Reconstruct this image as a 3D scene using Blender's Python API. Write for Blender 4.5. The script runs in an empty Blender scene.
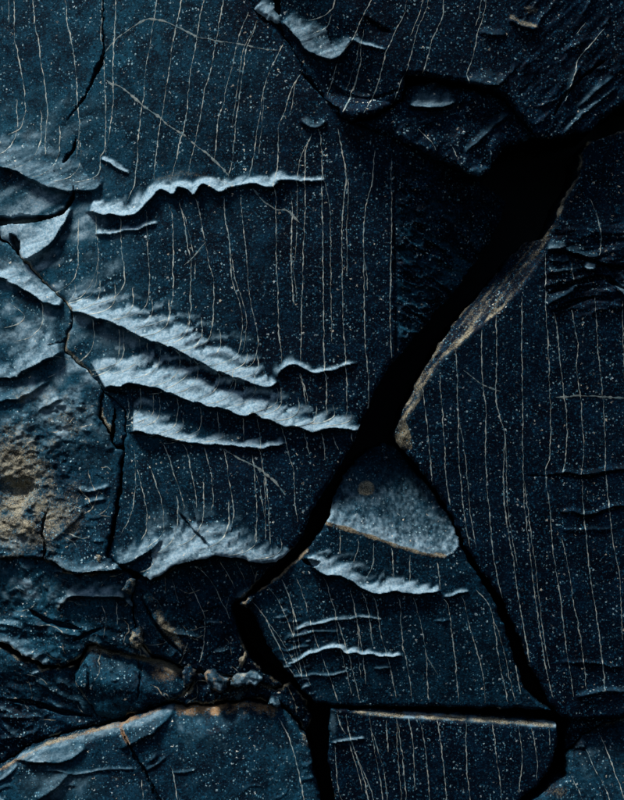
import bpy, math, random
import numpy as np
from mathutils import Vector

# ------------------------------------------------------------------ units
# The rock face is laid out on a vertical wall; one "unit" u is 2 mm.
S = 0.002
CX, CY = 312.0, 400.0
DIST = 2600.0                       # camera distance in units

scene = bpy.context.scene
COL = scene.collection

# ------------------------------------------------------------------ camera
cam_d = bpy.data.cameras.new('camera')
cam = bpy.data.objects.new('camera', cam_d)
COL.objects.link(cam)
cam.location = (0.0, -DIST * S, 0.0)
cam.rotation_euler = (math.radians(90), 0, 0)
cam_d.sensor_fit = 'VERTICAL'
cam_d.sensor_height = 24.0
cam_d.lens = 24.0 * DIST / 800.0
cam_d.clip_start = 0.05
cam_d.clip_end = 200.0
scene.camera = cam

# ------------------------------------------------------------------ light
SUN_DIR = Vector((-0.38, -0.20, 0.95)).normalized()      # towards the light
world = bpy.data.worlds.new('World')
scene.world = world
world.use_nodes = True
wn = world.node_tree.nodes
wl = world.node_tree.links
for n in list(wn):
    wn.remove(n)
w_out = wn.new('ShaderNodeOutputWorld')
w_bg = wn.new('ShaderNodeBackground')
w_sky = wn.new('ShaderNodeTexSky')
w_sky.sky_type = 'NISHITA'
w_sky.sun_disc = False
w_sky.sun_elevation = math.asin(SUN_DIR.z)
w_sky.sun_rotation = math.atan2(SUN_DIR.x, SUN_DIR.y)
w_bg.inputs['Strength'].default_value = 0.055
wl.new(w_sky.outputs[0], w_bg.inputs[0])
wl.new(w_bg.outputs[0], w_out.inputs[0])

sun_d = bpy.data.lights.new('sun', 'SUN')
sun_d.energy = 5.0
sun_d.angle = math.radians(14)
sun_d.color = (1.0, 0.99, 0.955)
sun = bpy.data.objects.new('sun', sun_d)
COL.objects.link(sun)
sun.location = (-1.5, -1.5, 3)
sun.rotation_euler = SUN_DIR.to_track_quat('Z', 'Y').to_euler()

scene.view_settings.view_transform = 'Standard'
scene.view_settings.look = 'None'
scene.view_settings.exposure = 0.0
scene.view_settings.gamma = 1.0
scene.view_settings.use_curve_mapping = False

# ------------------------------------------------------------------ noise
def _hash(ix, iy, seed):
    h = (ix.astype(np.int64) * 374761393 + iy.astype(np.int64) * 668265263 + seed * 974711) & 0xFFFFFFFF
    h = ((h ^ (h >> 13)) * 1274126177) & 0xFFFFFFFF
    h = h ^ (h >> 16)
    return (h & 0xFFFFFF).astype(np.float64) / 0xFFFFFF

def vnoise(x, y, seed=0):
    x = np.asarray(x, float); y = np.asarray(y, float)
    ix = np.floor(x); iy = np.floor(y)
    fx = x - ix; fy = y - iy
    fx = fx * fx * fx * (fx * (fx * 6 - 15) + 10)
    fy = fy * fy * fy * (fy * (fy * 6 - 15) + 10)
    ix = ix.astype(np.int64); iy = iy.astype(np.int64)
    a = _hash(ix, iy, seed); b = _hash(ix + 1, iy, seed)
    c = _hash(ix, iy + 1, seed); d = _hash(ix + 1, iy + 1, seed)
    return ((a * (1 - fx) + b * fx) * (1 - fy) + (c * (1 - fx) + d * fx) * fy) * 2 - 1

def fbm(x, y, scale, octv=3, seed=0, gain=0.5):
    s = 0; a = 1.0; t = 0
    x = np.asarray(x, float) / scale; y = np.asarray(y, float) / scale
    for o in range(octv):
        s = s + a * vnoise(x + 17.3 * o, y - 9.1 * o, seed + o * 31)
        t += a; a *= gain
        x = x * 2.03; y = y * 2.03
    return s / t

def ridged(x, y, scale, octv=3, seed=0):
    return 1 - 2 * np.abs(fbm(x, y, scale, octv, seed))

def sstep(a, b, x):
    t = np.clip((x - a) / (b - a + 1e-9), 0, 1)
    return t * t * (3 - 2 * t)

# ------------------------------------------------------------------ polylines
def resample(pts, step):
    p = np.array(pts, float)
    seg = np.hypot(*(p[1:] - p[:-1])[:, :2].T)
    s = np.concatenate([[0], np.cumsum(seg)])
    n = max(2, int(s[-1] / step) + 1)
    t = np.linspace(0, s[-1], n)
    return np.stack([np.interp(t, s, p[:, k]) for k in range(p.shape[1])], 1)

def smooth_line(pts, step):
    """Catmull-Rom through the points, resampled."""
    p = np.array(pts, float)
    if len(p) < 3:
        return resample(p, step)
    q = np.vstack([2 * p[0] - p[1], p, 2 * p[-1] - p[-2]])
    out = []
    for i in range(1, len(q) - 2):
        t = np.linspace(0, 1, 8, endpoint=False)[:, None]
        a, b, c, d = q[i - 1], q[i], q[i + 1], q[i + 2]
        out.append(0.5 * ((2 * b) + (-a + c) * t + (2 * a - 5 * b + 4 * c - d) * t ** 2 + (-a + 3 * b - 3 * c + d) * t ** 3))
    out.append(p[-1:])
    return resample(np.vstack(out), step)

def rough_poly(pts, amp=1.0):
    p = np.array(list(pts) + [pts[0]], float)
    p = resample(p, 1.6)[:-1]
    x, y = p[:, 0].copy(), p[:, 1].copy()
    dx = 1.6 * fbm(x, y, 14, 2, 71) + 1.9 * fbm(x, y, 5, 3, 72)
    dy = 1.6 * fbm(x, y, 14, 2, 73) + 1.9 * fbm(x, y, 5, 3, 74)
    return np.stack([x + dx * amp, y + dy * amp], 1)

# ------------------------------------------------------------------ materials
def new_mat(name):
    m = bpy.data.materials.new(name)
    m.use_nodes = True
    nt = m.node_tree
    for n in list(nt.nodes):
        nt.nodes.remove(n)
    return m, nt

class NT:
    def __init__(self, nt):
        self.nt = nt
    def n(self, typ, **kw):
        nd = self.nt.nodes.new(typ)
        for k, v in kw.items():
            if k.startswith('_'):
                setattr(nd, k[1:], v)
        return nd
    def link(self, a, b):
        self.nt.links.new(a, b)
    def noise(self, vec, scale, detail=4, rough=0.55, dist=0.0):
        nd = self.n('ShaderNodeTexNoise')
        nd.inputs['Scale'].default_value = scale
        nd.inputs['Detail'].default_value = detail
        nd.inputs['Roughness'].default_value = rough
        nd.inputs['Distortion'].default_value = dist
        self.link(vec, nd.inputs['Vector'])
        return nd.outputs[0]
    def ramp(self, fac, lo, hi, a=0.0, b=1.0):
        nd = self.n('ShaderNodeMapRange')
        nd.interpolation_type = 'SMOOTHSTEP'
        nd.inputs[1].default_value = lo; nd.inputs[2].default_value = hi
        nd.inputs[3].default_value = a; nd.inputs[4].default_value = b
        self.link(fac, nd.inputs[0])
        return nd.outputs[0]
    def math(self, op, a, b=None):
        nd = self.n('ShaderNodeMath'); nd.operation = op; nd.use_clamp = False
        for i, v in enumerate((a, b)):
            if v is None: continue
            if isinstance(v, (int, float)): nd.inputs[i].default_value = v
            else: self.link(v, nd.inputs[i])
        return nd.outputs[0]
    def mix(self, fac, a, b):
        nd = self.n('ShaderNodeMix'); nd.data_type = 'RGBA'
        for sock, v in ((nd.inputs[0], fac), (nd.inputs[6], a), (nd.inputs[7], b)):
            if isinstance(v, (int, float)): sock.default_value = v
            elif isinstance(v, tuple): sock.default_value = (*v, 1)
            else: self.link(v, sock)
        return nd.outputs[2]
    def attr(self, name):
        nd = self.n('ShaderNodeAttribute'); nd.attribute_name = name
        return nd.outputs['Fac']

def specks(t, pos, scale, size, keep, grow):
    """Mineral grains: random cells hold one grain of random size."""
    v = t.n('ShaderNodeTexVoronoi'); v.feature = 'F1'
    v.inputs['Scale'].default_value = scale
    v.inputs['Randomness'].default_value = 1.0
    wob = t.n('ShaderNodeVectorMath'); wob.operation = 'ADD'
    nz = t.n('ShaderNodeTexNoise'); nz.inputs['Scale'].default_value = scale * 3.0
    t.link(pos, nz.inputs['Vector'])
    sc = t.n('ShaderNodeVectorMath'); sc.operation = 'SCALE'; sc.inputs['Scale'].default_value = 0.9 / scale
    t.link(nz.outputs['Color'], sc.inputs[0])
    t.link(pos, wob.inputs[0]); t.link(sc.outputs[0], wob.inputs[1])
    t.link(wob.outputs[0], v.inputs['Vector'])
    sep = t.n('ShaderNodeSeparateColor'); t.link(v.outputs['Color'], sep.inputs[0])
    r = t.ramp(sep.outputs[0], 1 - keep, 1.0, 0.25, 1.0)
    gate = t.math('GREATER_THAN', sep.outputs[0], 1 - keep)
    rad = t.math('MULTIPLY', t.math('MULTIPLY', r, gate), size)
    d = t.math('SUBTRACT', rad, v.outputs['Distance'])
    return t.math('MULTIPLY', t.ramp(d, 0.0, grow), gate), sep.outputs[1]

def slate_material():
    m, nt = new_mat('slate')
    t = NT(nt)
    geo = t.n('ShaderNodeNewGeometry')
    pos = geo.outputs['Position']
    out = t.n('ShaderNodeOutputMaterial')
    bs = t.n('ShaderNodeBsdfPrincipled')
    big = t.noise(pos, 5.0, 4, 0.6)
    mid = t.noise(pos, 26.0, 5, 0.65, 0.4)
    fine = t.noise(pos, 230.0, 3, 0.7)
    grit = t.noise(pos, 420.0, 2, 0.5)
    c = t.mix(t.ramp(big, 0.35, 0.65), (0.0004, 0.0022, 0.0072), (0.0007, 0.0068, 0.0170))
    c = t.mix(t.math('MULTIPLY', t.ramp(mid, 0.44, 0.70), 0.8), c, (0.0014, 0.0170, 0.0410))
    bl = t.attr('sheen_tone')
    c = t.mix(t.math('MULTIPLY', bl, t.ramp(mid, 0.36, 0.62, 0.15, 1.0)), c, (0.008, 0.068, 0.112))  # teal tone; carries the painted left-side sheen and recess light
    c = t.mix(t.math('MULTIPLY', t.ramp(fine, 0.55, 0.68), 0.85), c, (0.010, 0.082, 0.148))
    c = t.mix(t.math('MULTIPLY', t.ramp(fine, 0.50, 0.34), 0.9), c, (0.0004, 0.0028, 0.009))
    clus = t.noise(pos, 17.0, 5, 0.7)
    cl = t.ramp(clus, 0.38, 0.62, 0.06, 1.0)
    # pale stone of the ledges, with their lit brightness and left sheen painted in
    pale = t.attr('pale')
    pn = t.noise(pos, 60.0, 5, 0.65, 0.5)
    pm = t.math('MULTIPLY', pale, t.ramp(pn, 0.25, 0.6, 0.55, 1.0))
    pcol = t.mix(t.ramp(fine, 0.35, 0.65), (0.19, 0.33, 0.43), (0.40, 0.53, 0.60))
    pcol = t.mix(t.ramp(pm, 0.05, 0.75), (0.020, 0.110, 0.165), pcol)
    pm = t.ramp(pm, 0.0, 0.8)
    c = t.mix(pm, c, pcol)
    # weathering: ochre and rust crust
    st = t.attr('stain')
    sn = t.noise(pos, 85.0, 5, 0.7, 0.6)
    sn2 = t.noise(pos, 300.0, 3, 0.7)
    sm = t.ramp(t.math('ADD', t.math('MULTIPLY', st, 0.80), t.math('ADD', t.math('MULTIPLY', sn, 0.5), t.math('MULTIPLY', sn2, 0.8))), 0.90, 1.34, 0, 0.95)
    rust = t.attr('rust')
    scol = t.mix(t.ramp(t.math('ADD', t.math('MULTIPLY', mid, 0.5), t.math('MULTIPLY', grit, 0.5)), 0.38, 0.60), (0.035, 0.030, 0.022), (0.40, 0.355, 0.25))
    scol = t.mix(t.math('MULTIPLY', rust, 0.8), scol, (0.36, 0.19, 0.08))
    c = t.mix(sm, c, scol)
    # grains
    g3, r3 = specks(t, pos, 240.0, 0.42, 0.40, 0.10)
    c = t.mix(t.math('MULTIPLY', t.math('MULTIPLY', g3, cl), 0.75), c, (0.14, 0.36, 0.48))
    g1, r1 = specks(t, pos, 84.0, 0.21, 0.50, 0.06)
    g2, r2 = specks(t, pos, 150.0, 0.34, 0.36, 0.08)
    gcol = t.mix(t.ramp(r1, 0.3, 0.9), (0.60, 0.70, 0.72), (0.90, 0.80, 0.62))
    cl = t.math('MULTIPLY', cl, t.math('SUBTRACT', 1.0, t.math('MULTIPLY', sm, 0.75)))
    c = t.mix(t.math('MULTIPLY', t.math('MULTIPLY', g2, cl), 0.9), c, (0.38, 0.58, 0.64))
    c = t.mix(t.math('MULTIPLY', g1, cl), c, gcol)
    t.link(c, bs.inputs['Base Color'])
    rg = t.ramp(mid, 0.3, 0.7, 0.50, 0.70)
    t.link(rg, bs.inputs['Roughness'])
    bs.inputs['Specular IOR Level'].default_value = 0.055
    b1 = t.n('ShaderNodeBump'); b1.inputs['Strength'].default_value = 0.55; b1.inputs['Distance'].default_value = 0.0022
    hsum = t.math('ADD', t.math('MULTIPLY', mid, 0.8), t.math('ADD', t.math('MULTIPLY', fine, 0.8), t.math('MULTIPLY', grit, 0.45)))
    hsum = t.math('ADD', hsum, t.math('MULTIPLY', g1, 0.25))
    t.link(hsum, b1.inputs['Height'])
    t.link(t.math('SUBTRACT', 0.55, t.math('MULTIPLY', pale, 0.33)), b1.inputs['Strength'])
    t.link(b1.outputs[0], bs.inputs['Normal'])
    t.link(bs.outputs[0], out.inputs[0])
    return m

def vein_material(name, col, col2, rough=0.6):
    m, nt = new_mat(name)
    t = NT(nt)
    geo = t.n('ShaderNodeNewGeometry')
    out = t.n('ShaderNodeOutputMaterial')
    bs = t.n('ShaderNodeBsdfPrincipled')
    nz = t.noise(geo.outputs['Position'], 120.0, 4, 0.7)
    nb = t.noise(geo.outputs['Position'], 28.0, 3, 0.6)
    c = t.mix(t.ramp(nz, 0.35, 0.65), col, col2)
    c = t.mix(t.ramp(nb, 0.44, 0.68, 0, 0.72), c, (0.05, 0.14, 0.175))
    t.link(c, bs.inputs['Base Color'])
    bs.inputs['Roughness'].default_value = rough
    t.link(bs.outputs[0], out.inputs[0])
    return m

def cavity_material():
    m, nt = new_mat('dark_stone')
    t = NT(nt)
    geo = t.n('ShaderNodeNewGeometry')
    out = t.n('ShaderNodeOutputMaterial')
    bs = t.n('ShaderNodeBsdfPrincipled')
    nz = t.noise(geo.outputs['Position'], 40.0, 5, 0.6)
    c = t.mix(nz, (0.006, 0.011, 0.018), (0.018, 0.03, 0.04))
    t.link(c, bs.inputs['Base Color'])
    bs.inputs['Roughness'].default_value = 0.9
    t.link(bs.outputs[0], out.inputs[0])
    return m

SLATE = slate_material()
VEIN = vein_material('calcite', (0.24, 0.36, 0.38), (0.62, 0.60, 0.50))
THREAD = vein_material('crack_crust', (0.10, 0.13, 0.13), (0.40, 0.34, 0.24))
BANDV = vein_material('quartz', (0.11, 0.17, 0.18), (0.26, 0.29, 0.27))
CAVITY = cavity_material()

# ------------------------------------------------------------------ building
def to_world(x, y, h):
    return np.stack([(x - CX) * S, -h * S, (CY - y) * S], -1)

def mesh_from(name, co, quads, attrs, mat, parent, origin, tris=None):
    me = bpy.data.meshes.new(name)
    co = co - np.array(origin)
    nq = len(quads)
    me.vertices.add(len(co))
    me.vertices.foreach_set('co', co.astype(np.float32).ravel())
    me.loops.add(nq * 4)
    me.loops.foreach_set('vertex_index', quads.astype(np.int32).ravel())
    me.polygons.add(nq)
    me.polygons.foreach_set('loop_start', np.arange(0, nq * 4, 4, dtype=np.int32))
    me.polygons.foreach_set('loop_total', np.full(nq, 4, dtype=np.int32))
    me.polygons.foreach_set('use_smooth', np.ones(nq, dtype=bool))
    me.update(calc_edges=True)
    me.validate()
    for k, v in attrs.items():
        a = me.attributes.new(k, 'FLOAT', 'POINT')
        a.data.foreach_set('value', v.astype(np.float32))
    me.materials.append(mat)
    try:
        me.set_sharp_from_angle(angle=math.radians(55))
    except Exception:
        pass
    o = bpy.data.objects.new(name, me)
    COL.objects.link(o)
    if parent is None:
        o.location = origin
    else:
        o.parent = parent
    return o

def compact(quads, co, attrs):
    used = np.unique(quads)
    remap = np.full(len(co), -1, dtype=np.int64)
    remap[used] = np.arange(len(used))
    return remap[quads], co[used], {k: v[used] for k, v in attrs.items()}

class Ledge:
    """A fracture step: the stone swells out towards a crest line, then breaks
    off sharply.  pts: (x, y, width above crest)."""
    def __init__(self, pts, slope=0.8, pale=1.0, teeth=0.5, period=22, drop=2.4, part=True, label=None, hmax=15, taper=14, seed=0):
        self.p = smooth_line(pts, 2.0)
        x, y = self.p[:, 0], self.p[:, 1]
        self.p[:, 0] += 0.9 * fbm(x, y, 9, 2, 5); self.p[:, 1] += 1.3 * fbm(x, y, 9, 2, 6)
        ls = np.arange(len(x)) * 2.0 / period + 0.5 * vnoise(x / 30.0, y / 30.0, 7)
        self.p[:, 1] += np.minimum(2.6, 0.13 * self.p[:, 2]) * teeth * 1.5 * (np.abs((ls - np.floor(ls)) - 0.3) - 0.35)
        self.slope, self.pale, self.teeth, self.period = slope, pale, teeth, period
        self.drop, self.part, self.label, self.hmax, self.taper, self.seed = drop, part, label, hmax, taper, seed

    def apply(self, X, Y, x0, y0, H, P, L, idx):
        p = self.p
        seg = np.hypot(p[1:, 0] - p[:-1, 0], p[1:, 1] - p[:-1, 1])
        s = np.concatenate([[0], np.cumsum(seg)])
        tot = s[-1]
        wmax = p[:, 2].max() * 2.0 + 5
        ny, nx = X.shape
        best = np.full(X.shape, 1e9); sd = np.zeros(X.shape); ss = np.zeros(X.shape); ww = np.ones(X.shape)
        for i in range(len(p) - 1):
            ax, ay, aw = p[i]; bx, by, bw = p[i + 1]
            i0 = int(max(0, min(ax, bx) - wmax - x0)); i1 = int(min(nx, max(ax, bx) + wmax - x0 + 2))
            j0 = int(max(0, min(ay, by) - wmax - y0)); j1 = int(min(ny, max(ay, by) + wmax - y0 + 2))
            if i1 <= i0 or j1 <= j0: continue
            xs = X[j0:j1, i0:i1]; ys = Y[j0:j1, i0:i1]
            dx, dy = bx - ax, by - ay
            l2 = dx * dx + dy * dy + 1e-9
            t = np.clip(((xs - ax) * dx + (ys - ay) * dy) / l2, 0, 1)
            ex = xs - ax - t * dx; ey = ys - ay - t * dy
            d2 = ex * ex + ey * ey
            b = best[j0:j1, i0:i1]
            m = d2 < b
            b[m] = d2[m]
            cr = (dx * (ys - ay) - dy * (xs - ax))          # >0 below the crest (left to right)
            sd[j0:j1, i0:i1][m] = np.where(cr > 0, -1, 1)[m]
            ss[j0:j1, i0:i1][m] = (s[i] + t * seg[i])[m]
            ww[j0:j1, i0:i1][m] = (aw + t * (bw - aw))[m]
        d = np.sqrt(best) * sd
        near = best < wmax * wmax
        jit = fbm(X, Y, 16, 2, 40 + self.seed)
        ph = (ss - 1.35 * np.clip(d, 0, 40)) / self.period + 0.22 * jit + 0.8 * vnoise(ss / 41.0, ss * 0 + self.seed, 3)
        fr = ph - np.floor(ph)
        tooth = np.where(fr < 0.62, fr / 0.62, (1 - fr) / 0.38)
        tooth = tooth * tooth * (3 - 2 * tooth)
        w = ww * (1 - self.teeth * 0.16 + self.teeth * 0.34 * tooth + 0.22 * jit)
        wp = ww * (1.08 - self.teeth * 0.62 + self.teeth * 1.65 * tooth + 0.30 * jit)
        end = sstep(0, self.taper, ss) * sstep(0, self.taper, tot - ss)
        u = d / np.maximum(w, 0.5)
        up_ = d / np.maximum(wp, 0.5)
        # profile
        up = np.clip(1 - u, 0, 1)
        prof = np.where(d >= 0, up ** 1.45, sstep(0, 1, 1 + d / (self.drop * 1.5)))
        hh = 0.70 * np.minimum(self.slope * ww, self.hmax)
        streak = fbm((X * 0.36 + Y * 0.93), (X * 0.93 - Y * 0.36) * 0.16, 3.4, 4, 90 + self.seed)
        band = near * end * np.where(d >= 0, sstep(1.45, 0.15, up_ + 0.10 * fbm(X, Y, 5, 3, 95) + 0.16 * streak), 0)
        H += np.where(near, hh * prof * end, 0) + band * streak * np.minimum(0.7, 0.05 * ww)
        pl = band * np.clip(0.86 + 0.40 * streak + 0.25 * (tooth - 0.5) * self.teeth, 0.1, 1.15) * self.pale  # lit band of the ledge painted paler, fading upward
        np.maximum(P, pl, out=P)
        if self.part:
            sel = near & (d >= -0.3) & (u < 0.82) & (end > 0.15)
            L[sel] = idx

def groove(pts, width, depth):
    p = smooth_line([(q[0], q[1], q[2] if len(q) > 2 else width) for q in pts], 1.5)
    n = len(p); i = np.arange(n); m = max(4.0, n * 0.22)
    t = np.clip(np.minimum(i, n - 1 - i) / m, 0, 1)
    p[:, 2] *= (0.12 + 0.88 * t ** 0.7) * (1 + 0.55 * fbm(p[:, 0], p[:, 1], 6, 2, 310))
    return ('g', p, depth)

def apply_groove(g, X, Y, x0, y0, H, D):
    _, p, depth = g
    ny, nx = X.shape
    best = np.full(X.shape, 0.0)
    jx = 1.3 * fbm(X, Y, 8, 2, 300) + 0.9 * fbm(X, Y, 3.2, 2, 301)
    for i in range(len(p) - 1):
        ax, ay, aw = p[i]; bx, by, bw = p[i + 1]
        r = max(aw, bw) + 3
        i0 = int(max(0, min(ax, bx) - r - x0)); i1 = int(min(nx, max(ax, bx) + r - x0 + 2))
        j0 = int(max(0, min(ay, by) - r - y0)); j1 = int(min(ny, max(ay, by) + r - y0 + 2))
        if i1 <= i0 or j1 <= j0: continue
        xs = X[j0:j1, i0:i1] + jx[j0:j1, i0:i1]; ys = Y[j0:j1, i0:i1]
        dx, dy = bx - ax, by - ay
        l2 = dx * dx + dy * dy + 1e-9
        t = np.clip(((xs - ax) * dx + (ys - ay) * dy) / l2, 0, 1)
        dd = np.hypot(xs - ax - t * dx, ys - ay - t * dy)
        w = (aw + t * (bw - aw)) * 0.5
        f = 1 - sstep(w * 0.55, w + 0.7, dd)
        f = f * np.clip(w / 1.1, 0.0, 1)
        b = best[j0:j1, i0:i1]
        np.maximum(b, f, out=b)
    H -= best * depth

def blob(X, Y, cx, cy, rx, ry, rot=0.0):
    c, s_ = math.cos(rot), math.sin(rot)
    u = ((X - cx) * c + (Y - cy) * s_) / rx
    v = (-(X - cx) * s_ + (Y - cy) * c) / ry
    return np.clip(1.25 - np.hypot(u, v) + 0.35 * fbm(X, Y, 12, 3, 400), 0, 1)

def line_mask(X, Y, pts, w):
    best = np.full(X.shape, 1e9)
    p = np.array(pts, float)
    for i in range(len(p) - 1):
        ax, ay = p[i]; bx, by = p[i + 1]
        dx, dy = bx - ax, by - ay
        t = np.clip(((X - ax) * dx + (Y - ay) * dy) / (dx * dx + dy * dy + 1e-9), 0, 1)
        best = np.minimum(best, np.hypot(X - ax - t * dx, Y - ay - t * dy))
    return np.clip(1.3 - best / w + 0.4 * fbm(X, Y, 6, 2, 401), 0, 1)

def macro(X, Y):
    """The slow curve of the whole face: it leans towards the upper left on the left side."""
    return -0.00042 * np.clip(400 - X, 0, None) ** 2 + 1.6 * fbm(X, Y, 90, 3, 11) + 0.13 * (np.clip(Y, -80, 570) - 400) * sstep(430, 40, X)

class Block:
    def __init__(self, name, label, category, poly, base, ledges=(), grooves=(), veins=(), bands=(), threads=(), stain=None, rust=None,
                 pale=None, rough=1.0, bevel=3.0, bevel_h=3.0, edge_amp=1.0, wall=200, group=None, post=None, extra_tone=0.0, edge_stain=0.22):
        poly = rough_poly(poly, edge_amp)
        x0 = int(math.floor(poly[:, 0].min())) - 3; x1 = int(math.ceil(poly[:, 0].max())) + 4
        y0 = int(math.floor(poly[:, 1].min())) - 3; y1 = int(math.ceil(poly[:, 1].max())) + 4
        xs = np.arange(x0, x1).astype(float); ys = np.arange(y0, y1).astype(float)
        X, Y = np.meshgrid(xs, ys)
        ny, nx = X.shape
        # inside test, row by row
        q = np.vstack([poly, poly[:1]])
        ins = np.zeros(X.shape, bool)
        for j, yy in enumerate(ys):
            a, b = q[:-1], q[1:]
            c = (a[:, 1] > yy) != (b[:, 1] > yy)
            if not c.any(): continue
            xi = a[c, 0] + (yy - a[c, 1]) / (b[c, 1] - a[c, 1]) * (b[c, 0] - a[c, 0])
            ins[j] = (np.sum(xi[:, None] > xs[None, :], axis=0) % 2) == 1
        R = 26
        best = np.full(X.shape, float(R * R)); NX = X.copy(); NY = Y.copy()
        for i in range(len(q) - 1):
            ax, ay = q[i]; bx, by = q[i + 1]
            i0 = int(max(0, min(ax, bx) - R - x0)); i1 = int(min(nx, max(ax, bx) + R - x0 + 2))
            j0 = int(max(0, min(ay, by) - R - y0)); j1 = int(min(ny, max(ay, by) + R - y0 + 2))
            if i1 <= i0 or j1 <= j0: continue
            sx = X[j0:j1, i0:i1]; sy = Y[j0:j1, i0:i1]
            dx, dy = bx - ax, by - ay
            t = np.clip(((sx - ax) * dx + (sy - ay) * dy) / (dx * dx + dy * dy + 1e-9), 0, 1)
            px = ax + t * dx; py = ay + t * dy
            d2 = (sx - px) ** 2 + (sy - py) ** 2
            bb = best[j0:j1, i0:i1]; m = d2 < bb
            bb[m] = d2[m]; NX[j0:j1, i0:i1][m] = px[m]; NY[j0:j1, i0:i1][m] = py[m]
        D = np.sqrt(best)
        quad_in = ins[:-1, :-1] | ins[1:, :-1] | ins[:-1, 1:] | ins[1:, 1:]
        snap = (~ins)
        X = np.where(snap, NX, X); Y = np.where(snap, NY, Y)
        D = np.where(snap, 0, D)
        # height
        H = base(X, Y) + 0.0
        P = np.zeros(X.shape); L = np.full(X.shape, -1)
        LH0 = H.copy()
        for k, lg in enumerate(ledges):
            lg.apply(X, Y, x0, y0, H, P, L, k)
        LH = H - LH0
        if post is not None:
            H, P = post(X, Y, D, H, P)
        for g in grooves:
            apply_groove(g, X, Y, x0, y0, H, D)
        H = H + rough * (0.50 * fbm(X, Y, 24, 3, 21) + 0.14 * ridged(X, Y, 8, 3, 22) + 0.12 * fbm(X, Y, 2.6, 2, 23))
        bw = bevel * (1 + 0.5 * fbm(X, Y, 18, 2, 24))
        H = H - bevel_h * np.clip(1 - D / np.maximum(bw, 0.6), 0, 1) ** 1.6
        ST = stain(X, Y) if stain else np.zeros(X.shape)
        RU = rust(X, Y) if rust else np.zeros(X.shape)
        ST = ST + edge_stain * np.clip(1.15 - D / 3.2, 0, 1) * np.clip(0.6 + 1.6 * fbm(X, Y, 13, 3, 620), 0, 1.6)
        if pale is not None:
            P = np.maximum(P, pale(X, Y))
        self.X, self.Y, self.H, self.LH, self.ins, self.x0, self.y0 = X, Y, H, LH, ins, x0, y0
        co = to_world(X, Y, H).reshape(-1, 3)
        BL = np.clip(0.75 * sstep(330, 20, X + 0.10 * (Y - 200)) * sstep(760, 640, Y) + 0.45 * fbm(X, Y, 60, 4, 610) * sstep(420, 200, X) + (extra_tone(X, Y) if callable(extra_tone) else extra_tone), 0, 1)  # left third lightened: its sheen painted into the colour
        att = {'sheen_tone': BL.ravel(), 'pale': np.clip(P, 0, 1).ravel(), 'stain': ST.ravel(), 'rust': RU.ravel()}
        idx = np.arange(nx * ny).reshape(ny, nx)
        qa = np.stack([idx[:-1, :-1], idx[1:, :-1], idx[1:, 1:], idx[:-1, 1:]], -1)
        qs = qa[quad_in]
        lid = L[:-1, :-1][quad_in]
        cxm, cym = poly.mean(0)
        origin = tuple(to_world(np.array(cxm), np.array(cym), np.array(float(np.mean(H[ins])))))
        # body: faces not claimed by a ledge part, plus the side walls
        e = np.concatenate([qs[:, [0, 1]], qs[:, [1, 2]], qs[:, [2, 3]], qs[:, [3, 0]]])
        key = np.sort(e, 1); key = key[:, 0] * (nx * ny) + key[:, 1]
        uq, inv, cnt = np.unique(key, return_inverse=True, return_counts=True)
        be = e[cnt[inv] == 1]
        bv = np.unique(be)
        rm = np.full(nx * ny, -1); rm[bv] = np.arange(len(bv))
        bx, by, bh = X.ravel()[bv], Y.ravel()[bv], H.ravel()[bv]
        levels = [4, 11, 26, 60, wall]
        allco = [co]; walls = []
        prev = bv.copy(); offs = len(co)
        watt = {k: [v] for k, v in att.items()}
        bed = np.stack([rm[be[:, 0]], rm[be[:, 1]]], 1)
        prev_idx = bv
        gx = cxm - bx; gy = cym - by; gl = np.hypot(gx, gy) + 1e-6
        for k, dv in enumerate(levels):
            am = 0.25 + 0.5 * k
            ox = am * fbm(bx + dv * 1.3, by, 8, 2, 500 + k); oy = am * fbm(bx, by + dv * 1.7, 8, 2, 520 + k)
            nh = bh - dv * (1 + 0.15 * fbm(bx, by, 10, 2, 540 + k))
            if k == len(levels) - 1: nh = np.minimum(nh, bh - wall)
            allco.append(to_world(bx + ox, by + oy, nh))
            cur = offs + np.arange(len(bv)); offs += len(bv)
            walls.append(np.stack([prev_idx[bed[:, 1]], prev_idx[bed[:, 0]], cur[bed[:, 0]], cur[bed[:, 1]]], 1))
            prev_idx = cur
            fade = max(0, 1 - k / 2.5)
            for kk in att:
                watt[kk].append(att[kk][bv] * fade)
        co2 = np.concatenate(allco)
        att2 = {k: np.concatenate(v) for k, v in watt.items()}
        parts = [k for k, lg in enumerate(ledges) if lg.part and (lid == k).sum() > 25]
        claimed = np.isin(lid, parts)
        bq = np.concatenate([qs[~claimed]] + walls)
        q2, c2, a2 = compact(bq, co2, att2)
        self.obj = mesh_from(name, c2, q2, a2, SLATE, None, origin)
        self.obj['label'] = label
        self.obj['category'] = category
        if group: self.obj['group'] = group
        for k in parts:
            q2, c2, a2 = compact(qs[lid == k], co2, att2)
            o = mesh_from('fracture_ledge', c2, q2, a2, SLATE, self.obj, origin)
            if ledges[k].label: o['label'] = ledges[k].label
        self.origin = origin
        for v in veins:
            self.vein(v, 1.1, 'mineral_vein', VEIN)
        for v in companions(veins, int(cxm)):
            self.vein(v, 0.62, 'mineral_vein', VEIN)
        for v in threads:
            self.vein(v, 1.2, 'crack_filling', THREAD, straight=True)
        for v in bands:
            self.vein(v, 2.4, 'quartz_vein', BANDV, solid=True)

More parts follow.
